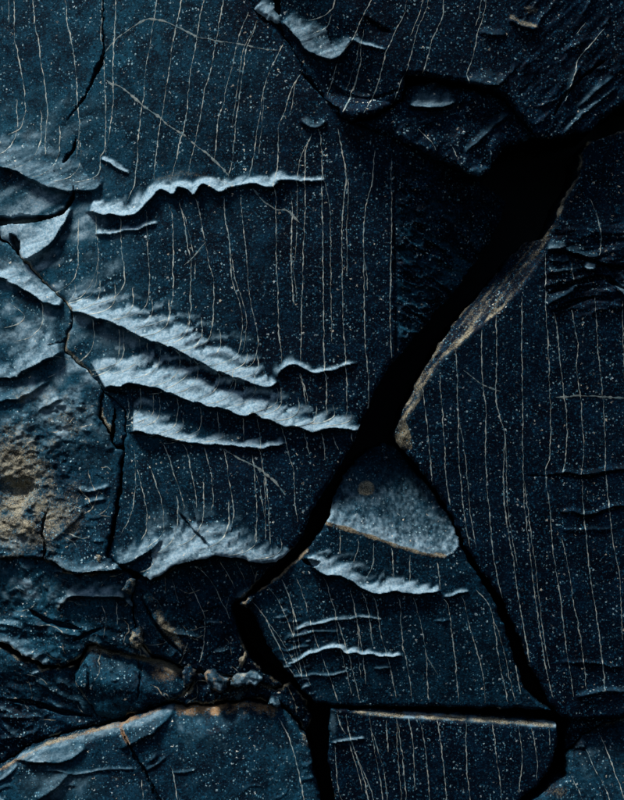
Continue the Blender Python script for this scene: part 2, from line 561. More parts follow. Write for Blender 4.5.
    def sample(self, A, x, y):
        fx = np.clip(x - self.x0, 0, A.shape[1] - 1.001); fy = np.clip(y - self.y0, 0, A.shape[0] - 1.001)
        ix = fx.astype(int); iy = fy.astype(int); fx = fx - ix; fy = fy - iy
        return (A[iy, ix] * (1 - fx) + A[iy, ix + 1] * fx) * (1 - fy) + (A[iy + 1, ix] * (1 - fx) + A[iy + 1, ix + 1] * fx) * fy

    def vein(self, pts, width, name, mat, solid=False, straight=False):
        p = resample(pts, 0.9) if straight else smooth_line(pts, 0.9)
        x, y = p[:, 0].copy(), p[:, 1].copy()
        sd = int(abs(x[0]) * 13 + abs(y[0]) * 7)
        x += 0.8 * fbm(y, x * 0.2, 9, 2, sd) + 0.30 * vnoise(y / 1.9, y * 0 + sd, 2)
        y += (0.8 * fbm(x, y, 9, 2, sd + 1) if solid else 0)
        x = x - 0.28 * self.sample(self.LH, x, y)
        tx = np.gradient(x); ty = np.gradient(y); l = np.hypot(tx, ty) + 1e-9
        nx_, ny_ = -ty / l, tx / l
        n = len(x)
        t = np.arange(n)
        w = width * (0.62 + 0.42 * fbm(t, t * 0, 34, 2, sd + 2) + 0.75 * np.clip(fbm(t, t * 0, 3.0, 2, sd + 3), -0.7, 1.2))
        w = np.clip(w, 0.22, None) * np.minimum(1, 0.35 + np.minimum(t, n - 1 - t) / 10.0)
        gap = fbm(t, t * 0, 11, 2, sd + 4)
        on = (gap > -9)
        w = w * np.clip(0.55 + 1.3 * (gap + 0.45), 0.30, 1.0)
        inside = self.sample(self.ins.astype(float), x, y) > 0.99
        on &= inside
        # keep the longest unbroken run
        e = np.flatnonzero(np.diff(np.concatenate([[0], on.astype(int), [0]])))
        if len(e) == 0: return
        k = np.argmax(e[1::2] - e[::2])
        on[:] = False; on[e[2 * k]:e[2 * k + 1]] = True
        cols = []
        for o, lift in ((-0.5, 0.02), (0, 0.14), (0.5, 0.02)):
            xx = x + nx_ * w * o; yy = y + ny_ * w * o
            hh = self.sample(self.H, xx, yy)
            cols.append(to_world(xx, yy, hh + 0.10 + lift))
        co = np.stack(cols, 1).reshape(-1, 3)
        i = np.arange(n - 1)
        i = i[on[:-1] & on[1:]]
        if len(i) < 4: return
        a = i * 3
        q = np.concatenate([np.stack([a, a + 3, a + 4, a + 1], 1), np.stack([a + 1, a + 4, a + 5, a + 2], 1)])
        q2, c2, _ = compact(q, co, {})
        return mesh_from(name, c2, q2, {}, mat, self.obj, self.origin)

def micro_ledges(poly, n, seed, ang=20, spread=35, lmin=10, lmax=30, wmax=7, pale=0.35):
    rr = random.Random(seed); p = np.array(poly, float); out = []
    x0, y0 = p.min(0); x1, y1 = p.max(0)
    x0 = max(x0, -20); y1 = min(y1, 815)
    for i in range(n):
        cx, cy = rr.uniform(x0, x1), rr.uniform(y0, y1)
        a = math.radians(rr.gauss(ang, spread)); l = rr.uniform(lmin, lmax); w = rr.uniform(2.0, wmax); b = rr.uniform(-0.25, 0.25) * l
        c, s_ = math.cos(a), math.sin(a)
        if c < 0: c, s_ = -c, -s_
        out.append(Ledge([(cx - c * l / 2, cy - s_ * l / 2, w * 0.6), (cx + s_ * b, cy - c * b, w), (cx + c * l / 2, cy + s_ * l / 2, w * 0.6)],
                         rr.uniform(0.5, 1.0), pale * rr.random() ** 1.6, 0.4, 12, taper=l * 0.35, drop=rr.uniform(1.2, 3), part=False, seed=seed + i))
    return out

def micro_veins(poly, n, seed, ang=20, spread=40, lmin=10, lmax=34):
    rr = random.Random(seed); p = np.array(poly, float); out = []
    x0, y0 = p.min(0); x1, y1 = p.max(0)
    x0 = max(x0, -10); y1 = min(y1, 810)
    for i in range(n):
        x, y = rr.uniform(x0, x1), rr.uniform(y0, y1)
        a = rr.gauss(ang, spread); l = rr.uniform(lmin, lmax); pts = [(x, y)]
        for k in range(4):
            a += rr.gauss(0, 22)
            x += math.cos(math.radians(a)) * l / 4; y += math.sin(math.radians(a)) * l / 4
            pts.append((x, y))
        out.append(pts)
    return out

# ================================================================== THE ROCK
# backing deep in the cracks
gx, gy = np.meshgrid(np.arange(-140, 765, 8.0), np.arange(-140, 945, 8.0))
gh = -150 + 14 * fbm(gx, gy, 60, 4, 77)
ii = np.arange(gx.size).reshape(gx.shape)
bq = np.stack([ii[:-1, :-1], ii[1:, :-1], ii[1:, 1:], ii[:-1, 1:]], -1).reshape(-1, 4)
back = mesh_from('rock_wall', to_world(gx, gy, gh).reshape(-1, 3), bq, {}, CAVITY, None, (0, 150 * S, 0))
back['kind'] = 'structure'

LO, HI = -80, 704
BOT = 880

# shared crack lines -------------------------------------------------
LEFT_CRACK = [(0, 241), (15, 256), (35, 277), (56, 295), (65, 306), (66, 322), (59, 347), (72, 362), (86, 373), (97, 385), (101, 392)]
B_LEFT = [(248, LO), (250, -4), (258, 9), (266, 17), (278, 21), (290, 40), (302, 66), (316, 86), (330, 99), (342, 117)]
B_UNDER = [(342, 117), (352, 122), (368, 117), (392, 104), (402, 100), (404, 76)]
A_ARCH = [(280, 561), (265, 563), (235, 558), (217, 555), (201, 559), (176, 565), (160, 575), (150, 580), (138, 573), (124, 568), (106, 560)]

# ------------------------------------------------ main slab
A_poly = ([(LO, LO)] + B_LEFT + [(352, 123), (385, 132), (430, 152), (478, 176), (512, 196)] +
          [(506, 215), (490, 243), (470, 270), (447, 299), (422, 329), (404, 349), (386, 372), (376, 392), (368, 408), (360, 429), (349, 451),
           (333, 478), (322, 494), (315, 506), (308, 525), (299, 541), (291, 550)] + A_ARCH +
          [(106, 552), (109, 530), (114, 500), (119, 470), (122, 446), (124, 430), (124, 413), (112, 400)] +
          LEFT_CRACK[::-1] + [(-12, 230), (LO, 226)])

A_ledges = [
    Ledge([(56, 304, 14), (69, 309, 18), (87, 314, 22), (118, 325, 24), (144, 338, 26), (160, 343, 26), (176, 349, 26), (190, 356, 25), (211, 367, 25), (232, 376, 23), (247, 380, 20), (258, 385, 16), (270, 386, 12), (278, 380, 9)],
          0.72, 0.95, 0.65, 24, label='upper bright diagonal fracture ledge', hmax=17, taper=6, seed=1),
    Ledge([(274, 381, 7), (280, 371, 7), (287, 366, 7), (296, 365, 6), (310, 371, 5), (322, 372, 5), (341, 367, 4), (361, 361, 3)], 0.9, 0.85, 0.3, 18, taper=14, seed=2),
    Ledge([(100, 389, 34), (110, 386, 33), (128, 384, 32), (144, 385, 30), (160, 389, 28), (176, 396, 28), (201, 404, 26), (227, 410, 25), (242, 415, 24), (255, 414, 22), (265, 419, 22), (283, 425, 18), (299, 427, 16), (314, 431, 15), (326, 429, 13), (340, 428, 12), (352, 430, 9), (364, 429, 8)],
          0.68, 1.0, 0.6, 25, label='middle bright diagonal fracture ledge', hmax=18, taper=4, seed=3),
    Ledge([(124, 431, 26), (138, 431, 24), (150, 434, 22), (160, 436, 19), (176, 440, 13), (201, 444, 8), (227, 445, 7), (252, 447, 7), (270, 447, 6), (291, 442, 4)],
          0.75, 0.95, 0.5, 24, label='lowest tapering diagonal fracture ledge', hmax=15, taper=12, seed=4),
    Ledge([(80, 203, 14), (90, 208, 16), (103, 210, 16), (126, 212, 16), (138, 205, 14), (149, 194, 12), (156, 187, 11), (164, 188, 12), (171, 191, 14), (176, 184, 12), (186, 186, 13), (192, 192, 15), (199, 182, 11), (209, 184, 12), (220, 190, 12), (228, 185, 9), (240, 183, 8), (252, 181, 9), (263, 185, 11), (273, 185, 12), (279, 179, 9), (290, 178, 5), (306, 180, 4), (328, 178, 3)],
          0.95, 0.95, 0.35, 21, label='jagged white upper fracture ledge', hmax=13, taper=8, drop=3.0, seed=5),
    Ledge([(88, 230, 5), (100, 230, 5), (112, 229, 4), (122, 226, 4), (135, 226, 4), (143, 222, 4), (157, 221, 3)], 1.0, 0.9, 0.2, 15, taper=6, seed=6),
    Ledge([(93, 152, 4), (105, 157, 5), (115, 163, 4), (126, 169, 3)], 1.0, 0.9, 0.2, 15, taper=5, seed=7),
    Ledge([(LO, 150, 30), (-20, 156, 38), (0, 161, 42), (15, 167, 44), (33, 177, 42), (54, 183, 36), (70, 185, 30), (90, 183, 22), (97, 172, 16)],
          0.36, 0.55, 0.5, 30, label='broad dull pale fracture ledge', hmax=15, taper=10, seed=8),
    Ledge([(8, 255, 22), (17, 254, 30), (30, 249, 34), (42, 240, 32), (52, 228, 26), (60, 213, 16), (66, 201, 8)], 0.5, 0.9, 0.1, 40, label='smooth pale scoop where a flake broke off', hmax=15, taper=6, seed=9),
    Ledge([(112, 565, 14), (128, 563, 17), (142, 555, 17), (152, 548, 15), (163, 538, 12)], 0.6, 0.62, 0.4, 22, hmax=10, taper=8, seed=10),
    Ledge([(140, 574, 14), (150, 580, 20), (160, 576, 28), (176, 565, 42), (201, 559, 44), (217, 556, 38), (235, 559, 28), (250, 562, 21), (265, 564, 17), (280, 562, 13), (292, 549, 7)],
          0.42, 0.80, 0.45, 24, label='pale arched fracture ledge above the dark hollow', hmax=18, taper=5, seed=11),
    Ledge([(300, 117, 7), (307, 124, 8), (318, 126, 7), (328, 118, 5)], 0.8, 0.4, 0.2, 20, taper=5, seed=12),
]
A_grooves = [
    groove([(95, LO, 0.5), (96, -10, 0.5), (96, 20, 0.7), (97, 44, 1.4), (92, 56, 4.4), (88, 64, 3.8), (82, 77, 1.7), (74, 92, 2.0), (66, 103, 1.2), (58, 113, 0.5)], 2, 14),
    groove([(70, 128, 0.6), (66, 140, 2.0), (60, 149, 3.2), (56, 156, 2.4)], 2, 14),
    groove([(LO, 214, 8), (-5, 214, 8), (10, 213, 8), (25, 213, 6), (42, 211, 4), (55, 206, 4.5), (62, 198, 4.6), (66, 189, 3.2), (67, 180, 1.5)], 6, 36),
    groove([(0, 228, 6), (6, 240, 6), (10, 250, 3)], 6, 26),
    groove([(126, 395, 1.2), (112, 392, 1.6), (103, 391, 2)], 2, 8),
    groove([(121, 452, 4), (118, 480, 6), (114, 510, 5), (109, 540, 4), (106, 556, 3)], 6, 14),
    groove([(178, 512, 1.5), (190, 528, 2), (204, 541, 2.2), (213, 553, 2.5)], 2, 6),
    groove([(300, 70, 2), (314, 84, 2.4), (328, 99, 2)], 2, 9),
]
A_veins = [
    [(0, LO), (1, 0), (1, 20), (4, 35), (8, 52), (11, 68), (13, 85), (14, 100), (11, 112), (7, 119), (-4, 124)],
    [(16, LO), (22, 0), (27, 25), (30, 50), (34, 65), (36, 85), (38, 100), (37, 115), (36, 130), (37, 146)],
    [(50, LO), (57, 0), (61, 20), (65, 40), (67, 55), (69, 75), (70, 95), (72, 115), (71, 135), (69, 152)],
    [(94, LO), (95, 0), (94, 20), (96, 38), (98, 60), (99, 85), (100, 110), (100, 130), (99, 143), (94, 151)],
    [(112, LO), (109, 0), (108, 30), (107, 60), (108, 85), (106, 110), (103, 130), (100, 146)],
    [(158, LO), (151, 0), (149, 15), (146, 35), (142, 60), (140, 85), (137, 105), (135, 130), (133, 155), (130, 180), (124, 196)],
    [(190, LO), (177, 0), (173, 18), (169, 38), (165, 69), (161, 97), (159, 110), (155, 133), (152, 158), (151, 176)],
    [(215, LO), (200, 0), (195, 30), (190, 55), (187, 75), (185, 100), (181, 125), (177, 140), (173, 160), (169, 172)],
    [(235, LO), (221, 0), (217, 20), (213, 42), (208, 70), (203, 85), (199, 110), (196, 125), (192, 145), (188, 160), (186, 172)],
    [(248, 8), (240, 25), (236, 40), (231, 62), (226, 80), (222, 100), (217, 115), (215, 140), (213, 158)],
    [(257, 16), (252, 30), (246, 44), (242, 69), (238, 97), (236, 113), (233, 141), (231, 160), (227, 177)],
    [(283, 42), (279, 49), (269, 69), (263, 90), (260, 108), (256, 131), (253, 154), (249, 175)],
    [(304, 66), (300, 72), (292, 87), (283, 113), (279, 123), (278, 146), (277, 165), (275, 185), (276, 206), (276, 247), (278, 300), (279, 333), (282, 364)],
    [(312, 132), (306, 150), (305, 181), (305, 217), (303, 258), (302, 300), (301, 364)],
    [(301, 374), (305, 390), (309, 405), (310, 416)],
    [(319, 128), (322, 150), (322, 191), (323, 240), (323, 278), (324, 315), (324, 351), (326, 382), (327, 415)],
    [(338, 128), (342, 150), (346, 176), (344, 199), (342, 227), (342, 253), (343, 310), (344, 336), (346, 367), (347, 400), (346, 419)],
    [(375, 150), (374, 158), (372, 183), (367, 201), (364, 232), (364, 280), (364, 310), (366, 351), (369, 390), (367, 410)],
    [(392, 158), (391, 183), (392, 215), (391, 273), (390, 310), (391, 335), (392, 358)],
    [(165, 199), (170, 214), (171, 247), (171, 283), (170, 302), (167, 316)],
    [(177, 199), (182, 217), (187, 247), (190, 260), (189, 294), (190, 305), (187, 322), (182, 333)],
    [(192, 194), (196, 201), (201, 227), (205, 245), (208, 263), (213, 278), (213, 294), (212, 318), (210, 330), (206, 341)],
    [(223, 194), (224, 214), (228, 235), (230, 258), (232, 281), (239, 303), (242, 323), (240, 344), (236, 356)],
    [(240, 196), (243, 227), (246, 253), (248, 283), (251, 306), (255, 323), (258, 338), (256, 354), (252, 364)],
    [(291, 188), (292, 214), (291, 247), (292, 278), (294, 305)],
    [(73, 214), (72, 235), (72, 263), (68, 276), (60, 284)],
    [(90, 211), (92, 237), (94, 260), (92, 278), (86, 292)],
    [(117, 214), (117, 227), (118, 250), (121, 268), (120, 283), (114, 293)],
    [(143, 208), (144, 227), (145, 247), (147, 273), (146, 294), (141, 308)],
    [(88, 317), (90, 336), (88, 347), (78, 359)],
    [(120, 328), (121, 346), (118, 360)],
    [(145, 342), (144, 354), (136, 363)],
    [(167, 352), (167, 364)], [(190, 358), (187, 374), (177, 384)], [(233, 379), (229, 390)], [(276, 388), (278, 394), (275, 404)], [(300, 374), (305, 397), (307, 408)],
    [(151, 393), (152, 405), (150, 416)], [(176, 398), (177, 413), (173, 427)], [(199, 407), (201, 420), (198, 430), (192, 434)], [(217, 412), (219, 437)], [(243, 418), (243, 441)],
    [(257, 418), (261, 444), (262, 452)], [(282, 427), (286, 444), (289, 456)],
    [(126, 398), (127, 412), (122, 424)],
    [(158, 440), (165, 450), (174, 476), (181, 496), (184, 512)], [(180, 443), (186, 450), (191, 473), (195, 496), (196, 508)], [(204, 447), (206, 455), (211, 478), (213, 501), (211, 513)],
    [(222, 448), (225, 455), (229, 481), (233, 506), (233, 524)], [(252, 455), (254, 473), (256, 496), (257, 519), (255, 540)], [(259, 448), (264, 473), (268, 496), (269, 522), (270, 544)],
    [(288, 450), (294, 476), (295, 501), (298, 522)], [(150, 470), (155, 486), (161, 501), (163, 527), (160, 538), (148, 548)],
    [(133, 450), (134, 470), (133, 501), (128, 519), (119, 537)], [(136, 470), (140, 488), (146, 511), (145, 531), (140, 541)],
    [(304, 432), (306, 440), (310, 455)], [(322, 433), (324, 445), (325, 460)], [(332, 433), (338, 450)], [(351, 433), (353, 443)],
    [(0, 270), (12, 282), (16, 300), (15, 310)],
]
for v in A_veins:
    x_, y_ = v[-1]
    if len(v) > 2 and v[-1][0] < v[-2][0] - 1.5 and 275 < y_ < 440 and x_ > 20:
        v += [(x_ - 9, y_ + 5), (x_ - 20, y_ + 9), (x_ - 30, y_ + 10)]
def companions(veins, seed, p=0.4):
    rr = random.Random(seed); out = []
    for v in veins:
        if len(v) < 5 or rr.random() > p: continue
        q = smooth_line(v, 6.0); n = len(q)
        if n < 14: continue
        i0 = rr.randint(0, n // 2); i1 = min(n, i0 + rr.randint(8, n // 2 + 6)); o = rr.choice((-1, 1)) * rr.uniform(3, 8)
        seg = [(float(a[0]) + o * math.sin(min(1, k / 4) * math.pi / 2), float(a[1])) for k, a in enumerate(q[i0:i1:2])]
        if len(seg) > 2: out.append(seg)
    return out
def hooks(ledge, seed, step=21):
    rr = random.Random(seed); out = []
    p = ledge.p; k = 6.0
    while k < len(p) - 4:
        x, y, w = p[int(k)]
        if w > 7:
            o = rr.uniform(-2, 2)
            out.append([(x + 3 + o, y - 1.75 * w), (x + 4 + o, y - 1.2 * w), (x + 2 + o, y - 0.8 * w), (x - 4 + o, y - 0.52 * w), (x - 13 + o, y - 0.36 * w), (x - 22 + o, y - 0.30 * w)])
        k += (step + rr.uniform(-5, 5)) / 2.0
    return out
A_veins = A_veins + hooks(A_ledges[0], 1) + hooks(A_ledges[2], 2) + hooks(A_ledges[3], 3) + hooks(A_ledges[7], 4, 26) + hooks(A_ledges[10], 5, 24)
A_bands = [
    [(98, 42), (110, 28), (125, 18), (140, 10), (150, 9), (165, 14), (180, 22), (195, 30), (215, 35), (240, 40), (260, 45), (280, 48)],
    [(99, 69), (105, 75), (115, 78), (130, 90), (140, 100), (155, 110), (165, 120), (180, 130), (195, 142), (207, 152), (220, 165), (227, 173)],
    [(252, 186), (262, 198), (275, 208), (287, 210), (300, 222)],
    [(224, 449), (237, 458), (250, 464), (263, 472), (275, 482), (285, 495)],
    [(204, 240), (192, 255), (182, 263)],
]
def A_base(X, Y):
    h = macro(X, Y)
    # right of the vertical break the stone falls away into the big crack
    q = np.clip(X - 393 - 3.0 * fbm(Y, X * 0, 11, 3, 61), 0, None) * sstep(372, 340, Y)
    h = h - np.minimum(q, 3) * 0.8 - 0.14 * q - 0.004 * q * q
    h = h + sstep(2, 9, q) * (5.0 * ridged(X * 0.8 + Y * 0.5, (Y * 0.8 - X * 0.5) * 2.0, 18, 4, 62) + 2.4 * fbm(X, Y, 6, 3, 63))
    # crooked facets round the top break
    h = h - 5 * sstep(0, 10, (X - 268) * 0.86 - (Y - 20) * 0.50) * sstep(90, 30, Y) * sstep(250, 262, X)
    return h
Block('slate_slab', 'largest dark blue slate slab with three bright diagonal ledges left of the black crack', 'rock slab',
      A_poly, A_base, A_ledges, A_grooves, A_veins, A_bands, bevel=4, bevel_h=2.5,
      extra_tone=lambda X, Y: 0.9 * sstep(394, 400, X) * sstep(170, 230, Y) * sstep(360, 330, Y) * np.clip(0.2 + 1.6 * fbm(X * 0.8 + Y * 0.5, (Y * 0.8 - X * 0.5) * 2.0, 18, 4, 62), 0, 1),  # light in the shaded recess painted as extra teal
      pale=lambda X, Y: np.clip(0.52 * sstep(200, 0, X + 0.2 * (Y - 150)) * sstep(30, 140, Y) + 0.34 * sstep(190, 60, X) * sstep(170, 230, Y) * sstep(470, 420, Y), 0, 1) * np.clip(0.55 + 1.0 * fbm(X * 0.5 + Y * 0.9, (X * 0.9 - Y * 0.5) * 0.4, 14, 4, 640), 0, 1.3),  # left-side sheen painted in as paler stone, broken by streaks
      stain=lambda X, Y: 0.55 * blob(X, Y, 108, 428, 10, 8) + 0.45 * line_mask(X, Y, [(292, 551), (263, 576)], 5) + 0.4 * line_mask(X, Y, [(155, 175), (185, 169), (210, 174), (232, 183)], 5)
            + 0.62 * line_mask(X, Y, [(4, 243), (35, 277), (66, 307), (60, 347), (86, 373)], 3),
      rust=lambda X, Y: 0.4 * line_mask(X, Y, [(292, 551), (263, 576)], 6) + 0.2 * line_mask(X, Y, [(155, 175), (232, 183)], 8))

# ------------------------------------------------ sliver between the two hairline cracks
Block('slate_sliver', 'thin blue slate sliver wedged between two hairline cracks under the ledges', 'rock sliver',
      [(101, 393), (112, 401), (123, 413), (123, 430), (121, 445), (112, 447), (109, 436), (102, 425), (98, 415), (98, 403)],
      lambda X, Y: macro(X, Y) - 1 + 0.10 * (X - 110), (), [groove([(113, 408, 1), (111, 425, 3), (109, 444, 3.6)], 3, 18)], [],
      stain=lambda X, Y: 0.7 * line_mask(X, Y, [(97, 410), (101, 422), (108, 430)], 4), bevel=2, bevel_h=2)

# ------------------------------------------------ weathered block on the left
L_poly = [(LO, 229), (-12, 234)] + [(a - 0.8, b + 0.6) for a, b in LEFT_CRACK] + [(97, 403), (96, 415), (100, 425), (107, 436), (111, 449), (120, 450),
          (117, 485), (112, 515), (107, 540), (105, 556), (122, 569), (100, 572), (77, 574), (62, 569), (50, 562), (30, 558), (10, 560), (-10, 562), (LO, 562)]
def L_base(X, Y):
    h = macro(X, Y) + 1.0
    m = sstep(390, 440, Y + 0.35 * X) * sstep(108, 60, X + 0.15 * (Y - 430))
    h = h + m * (4 * fbm(X, Y, 26, 4, 81) + 1.5 * ridged(X + 0.6 * Y, Y * 1.5 - X * 0.4, 12, 4, 82) + 1.6 * fbm(X, Y, 5, 3, 83))
    h = h - 16 * blob(X, Y, 8, 492, 20, 12) + 6 * blob(X, Y, 12, 525, 20, 14)
    h = h + 0.10 * (Y - 480) * sstep(440, 520, Y)
    return h
Block('weathered_block', 'left slate block crusted with rough ochre weathering beside the thin crack', 'rock block',
      L_poly, L_base,
      micro_ledges([(0, 400), (110, 560)], 40, 1801, -25, 35, 8, 24, 5, 0.3) + [Ledge([(LO, 270, 16), (-10, 273, 16), (0, 278, 17), (15, 286, 17), (38, 299, 16), (57, 305, 14)], 0.72, 0.85, 0.4, 24, label='pale ledge ending at the thin crack', hmax=14, taper=4, seed=21),
       Ledge([(LO, 378, 14), (0, 377, 18), (15, 372, 26), (28, 365, 32), (49, 355, 34), (60, 349, 26)], 0.5, 0.62, 0.5, 22, hmax=15, taper=8, label='soft pale ledge ending at the thin crack', seed=22),
       Ledge([(LO, 402, 14), (0, 400, 17), (15, 397, 16), (30, 388, 11), (44, 380, 6)], 0.5, 0.42, 0.5, 20, hmax=9, taper=8, seed=23),
       Ledge([(30, 411, 4), (42, 405, 6), (58, 398, 4)], 0.9, 0.75, 0.2, 20, taper=7, seed=24),
       Ledge([(46, 560, 6), (60, 568, 9), (77, 573, 9), (100, 571, 9), (122, 568, 8)], 0.9, 0.55, 0.4, 20, taper=7, seed=25),
       Ledge([(73, 488, 4), (84, 492, 5), (97, 490, 5), (110, 487, 4)], 0.9, 0.5, 0.3, 15, taper=6, seed=26),
       Ledge([(80, 507, 3), (92, 502, 4), (107, 499, 3)], 0.9, 0.35, 0.3, 15, taper=6, part=False, seed=27),
       Ledge([(50, 542, 4), (62, 532, 5), (74, 520, 5), (82, 508, 3)], 0.6, 0.12, 0.4, 15, taper=6, part=False, seed=28)],
      [groove([(40, 562, 2), (42, 548, 2.6), (38, 530, 2), (44, 510, 1.6)], 2, 8), groove([(60, 340, 1), (40, 345, 1.2)], 1, 4)],
      [[(0, 300), (14, 310), (16, 316), (9, 322), (-6, 326)], [(35, 300), (36, 318), (33, 326), (22, 336), (4, 340)], [(50, 355), (64, 360), (56, 370), (42, 377)]],
      (), micro_veins([(0, 400), (108, 556)], 16, 1811, -30, 50),
      stain=lambda X, Y: 0.46 * blob(X, Y, 8, 468, 36, 60) + 0.42 * blob(X, Y, 6, 535, 34, 30) + 0.30 * blob(X, Y, 35, 490, 66, 95) + 0.30 * blob(X, Y, 58, 520, 30, 40, 0.4) + 0.35 * blob(X, Y, 25, 395, 34, 16) + 0.3 * blob(X, Y, 75, 420, 42, 30),
      pale=lambda X, Y: 0.50 * sstep(500, 400, Y) * np.clip(0.60 + 1.0 * fbm(X, Y, 14, 4, 641), 0, 1.3) + 0.42 * blob(X, Y, 14, 515, 22, 8) + 0.20 * blob(X, Y, 60, 420, 50, 25) + 0.45 * blob(X, Y, 10, 543, 26, 14),  # sheen over the upper part of the block painted paler
      rough=1.9, bevel=2.5, bevel_h=2)

# ------------------------------------------------ upper block with its overhang
B_poly = ([(634 + 70, LO), (634 + 70, 92)] + [(628, 100), (612, 112), (600, 121), (590, 132), (572, 136), (556, 139), (538, 139), (526, 126), (510, 104), (494, 93), (478, 88), (452, 82), (428, 79)] +
          B_UNDER[::-1] + B_LEFT[::-1][1:])
def B_base(X, Y):
    lift = np.maximum(sstep(4, 80, (X - 250) * 0.78 - Y * 0.62), sstep(92, 114, Y))
    h = 21 * lift + macro(X, Y) * (1 - 0.7 * lift) + 0.03 * (Y - 60) * lift
    # broken facets of the right part
    r = sstep(490, 540, X)
    f = fbm(X * 0.75 + Y * 0.66, (Y * 0.75 - X * 0.66) * 0.45, 22, 4, 101)
    h = h + r * (1.9 * f + 0.9 * ridged(X * 0.72 + Y * 0.69, (Y * 0.72 - X * 0.69) * 0.3, 9, 3, 102)) - r * 0.13 * (X - 515)
    h = h - 3.0 * sstep(0, 3, (Y - 33) - 0.55 * (X - 392)) * sstep(395, 380, X) * sstep(360, 366, X) * sstep(60, 30, Y)
    return h
Block('overhanging_block', 'dark upper slate block overhanging the black hollow with a bright scooped corner', 'rock block',
      B_poly, B_base,
      micro_ledges([(500, 0), (624, 135)], 16, 2001, -50, 18, 14, 40, 4, 0.25) + [Ledge([(251, 2, 16), (258, 11, 20), (266, 17, 18), (274, 20, 14), (281, 21, 12)], 0.55, 0.72, 0.3, 30, hmax=10, taper=4, label='pale rim at the top left corner', seed=31),
       Ledge([(280, 17, 14), (290, 29, 22), (299, 39, 30), (306, 49, 36), (318, 56, 34), (330, 60, 28), (338, 58, 24), (345, 50, 16), (352, 39, 8)], 0.48, 0.66, 0.25, 40, hmax=15, taper=5, label='bright scooped fracture ledge', seed=32),
       Ledge([(350, 40, 4), (362, 46, 5), (372, 49, 4), (386, 54, 3)], 0.9, 0.7, 0.2, 14, taper=6, seed=33),
       Ledge([(334, 82, 5), (349, 92, 6), (362, 97, 5), (374, 97, 4)], 0.8, 0.12, 0.2, 14, taper=6, part=False, seed=34),
       Ledge([(476, 35, 6), (486, 37, 9), (498, 39, 9), (506, 37, 6)], 0.5, 0.18, 0.2, 18, taper=6, part=False, seed=35),
       Ledge([(464, 80, 8), (472, 87, 14), (486, 88, 18), (500, 86, 14), (506, 76, 8)], 0.5, 0.22, 0.3, 18, taper=6, part=False, seed=36),
       Ledge([(562, 136, 3), (579, 118, 5), (602, 100, 4), (618, 86, 3)], 0.9, 0.35, 0.3, 18, taper=8, seed=37),
       Ledge([(574, 111, 3), (592, 95, 5), (615, 77, 4)], 0.9, 0.40, 0.3, 18, taper=8, seed=38),
       Ledge([(562, 106, 3), (571, 84, 5), (577, 66, 5)], 0.9, 0.30, 0.3, 18, taper=6, part=False, seed=39),
       Ledge([(505, 22, 5), (520, 28, 7), (534, 31, 6), (542, 14, 3)], 0.8, 0.2, 0.2, 18, taper=6, part=False, seed=40)],
      [groove([(277, -20, 5), (277, 2, 5), (279, 12, 3)], 4, 16), groove([(366, 20, 2), (378, 29, 3), (392, 36, 2)], 2, 5),
       groove([(372, 99, 1.5), (384, 97, 1.8), (404, 90, 1)], 2, 5), groove([(552, 118, 3), (565, 96, 3), (580, 80, 2), (606, 60, 2)], 3, 7)],
      [[(348, LO), (335, 0), (329, 13), (320, 18), (308, 20)], [(332, 16), (326, 28), (314, 33)],
       [(385, LO), (371, 0), (364, 15), (358, 28), (352, 42), (338, 62), (333, 79), (327, 94)],
       [(364, 31), (361, 46), (360, 64), (353, 90), (347, 105), (343, 114)],
       [(416, LO), (406, 0), (403, 18), (395, 33), (391, 44), (385, 56), (381, 74), (376, 90), (369, 105), (364, 115)],
       [(440, LO), (428, 0), (423, 18), (415, 38), (410, 59), (406, 72), (400, 85), (394, 102)],
       [(452, LO), (443, 0), (441, 20), (432, 41), (426, 64), (422, 76)],
       [(490, LO), (485, 0), (482, 20), (476, 38), (472, 59), (466, 76), (470, 86)],
       [(605, 28), (590, 46), (577, 61), (573, 79), (564, 103)], [(585, 24), (575, 36)]], (),
      stain=lambda X, Y: 0.62 * line_mask(X, Y, [(510, 20), (520, 26), (535, 29)], 4) + 0.5 * blob(X, Y, 530, 12, 10, 6) + 0.35 * blob(X, Y, 616, 50, 8, 24),
      rough=1.2, bevel=3.5, bevel_h=4)

# ------------------------------------------------ wedge hanging below the overhang
def W_base(X, Y):
    h = 8 + 0.10 * (Y - 110) + 4 * fbm(X * 0.7 + Y * 0.7, (Y - X) * 0.35, 14, 3, 121)
    return h
Block('stone_wedge', 'dark blue stone wedge jammed point down beneath the overhang', 'rock wedge',
      [(356, 124), (372, 119), (393, 106), (404, 102), (406, 88), (430, 82), (470, 90), (496, 97), (512, 108), (526, 128), (536, 137), (522, 142), (504, 148), (494, 160), (487, 172), (479, 178),
       (466, 174), (452, 166), (434, 158), (418, 149), (400, 141), (376, 132)],
      W_base, micro_ledges([(380, 95), (530, 170)], 18, 1901, -40, 20, 10, 30, 4, 0.3) + [Ledge([(406, 105, 10), (416, 108, 17), (432, 109, 19), (446, 107, 16), (458, 103, 9)], 0.6, 0.50, 0.3, 20, hmax=11, taper=6, label='blue lit lobe', seed=41),
               Ledge([(462, 156, 4), (480, 140, 6), (496, 126, 6), (511, 113, 4)], 0.9, 0.35, 0.3, 15, taper=6, part=False, seed=42),
               Ledge([(455, 168, 8), (468, 175, 12), (480, 177, 12), (488, 168, 8)], 0.5, 0.22, 0.3, 15, taper=6, part=False, seed=43),
               Ledge([(520, 143, 3), (532, 140, 5), (538, 137, 4)], 0.8, 0.4, 0.3, 15, taper=4, part=False, seed=44)],
      (), [[(418, 130), (430, 142), (436, 152)], [(452, 148), (456, 158)]], bevel=5, bevel_h=5, rough=2.0)

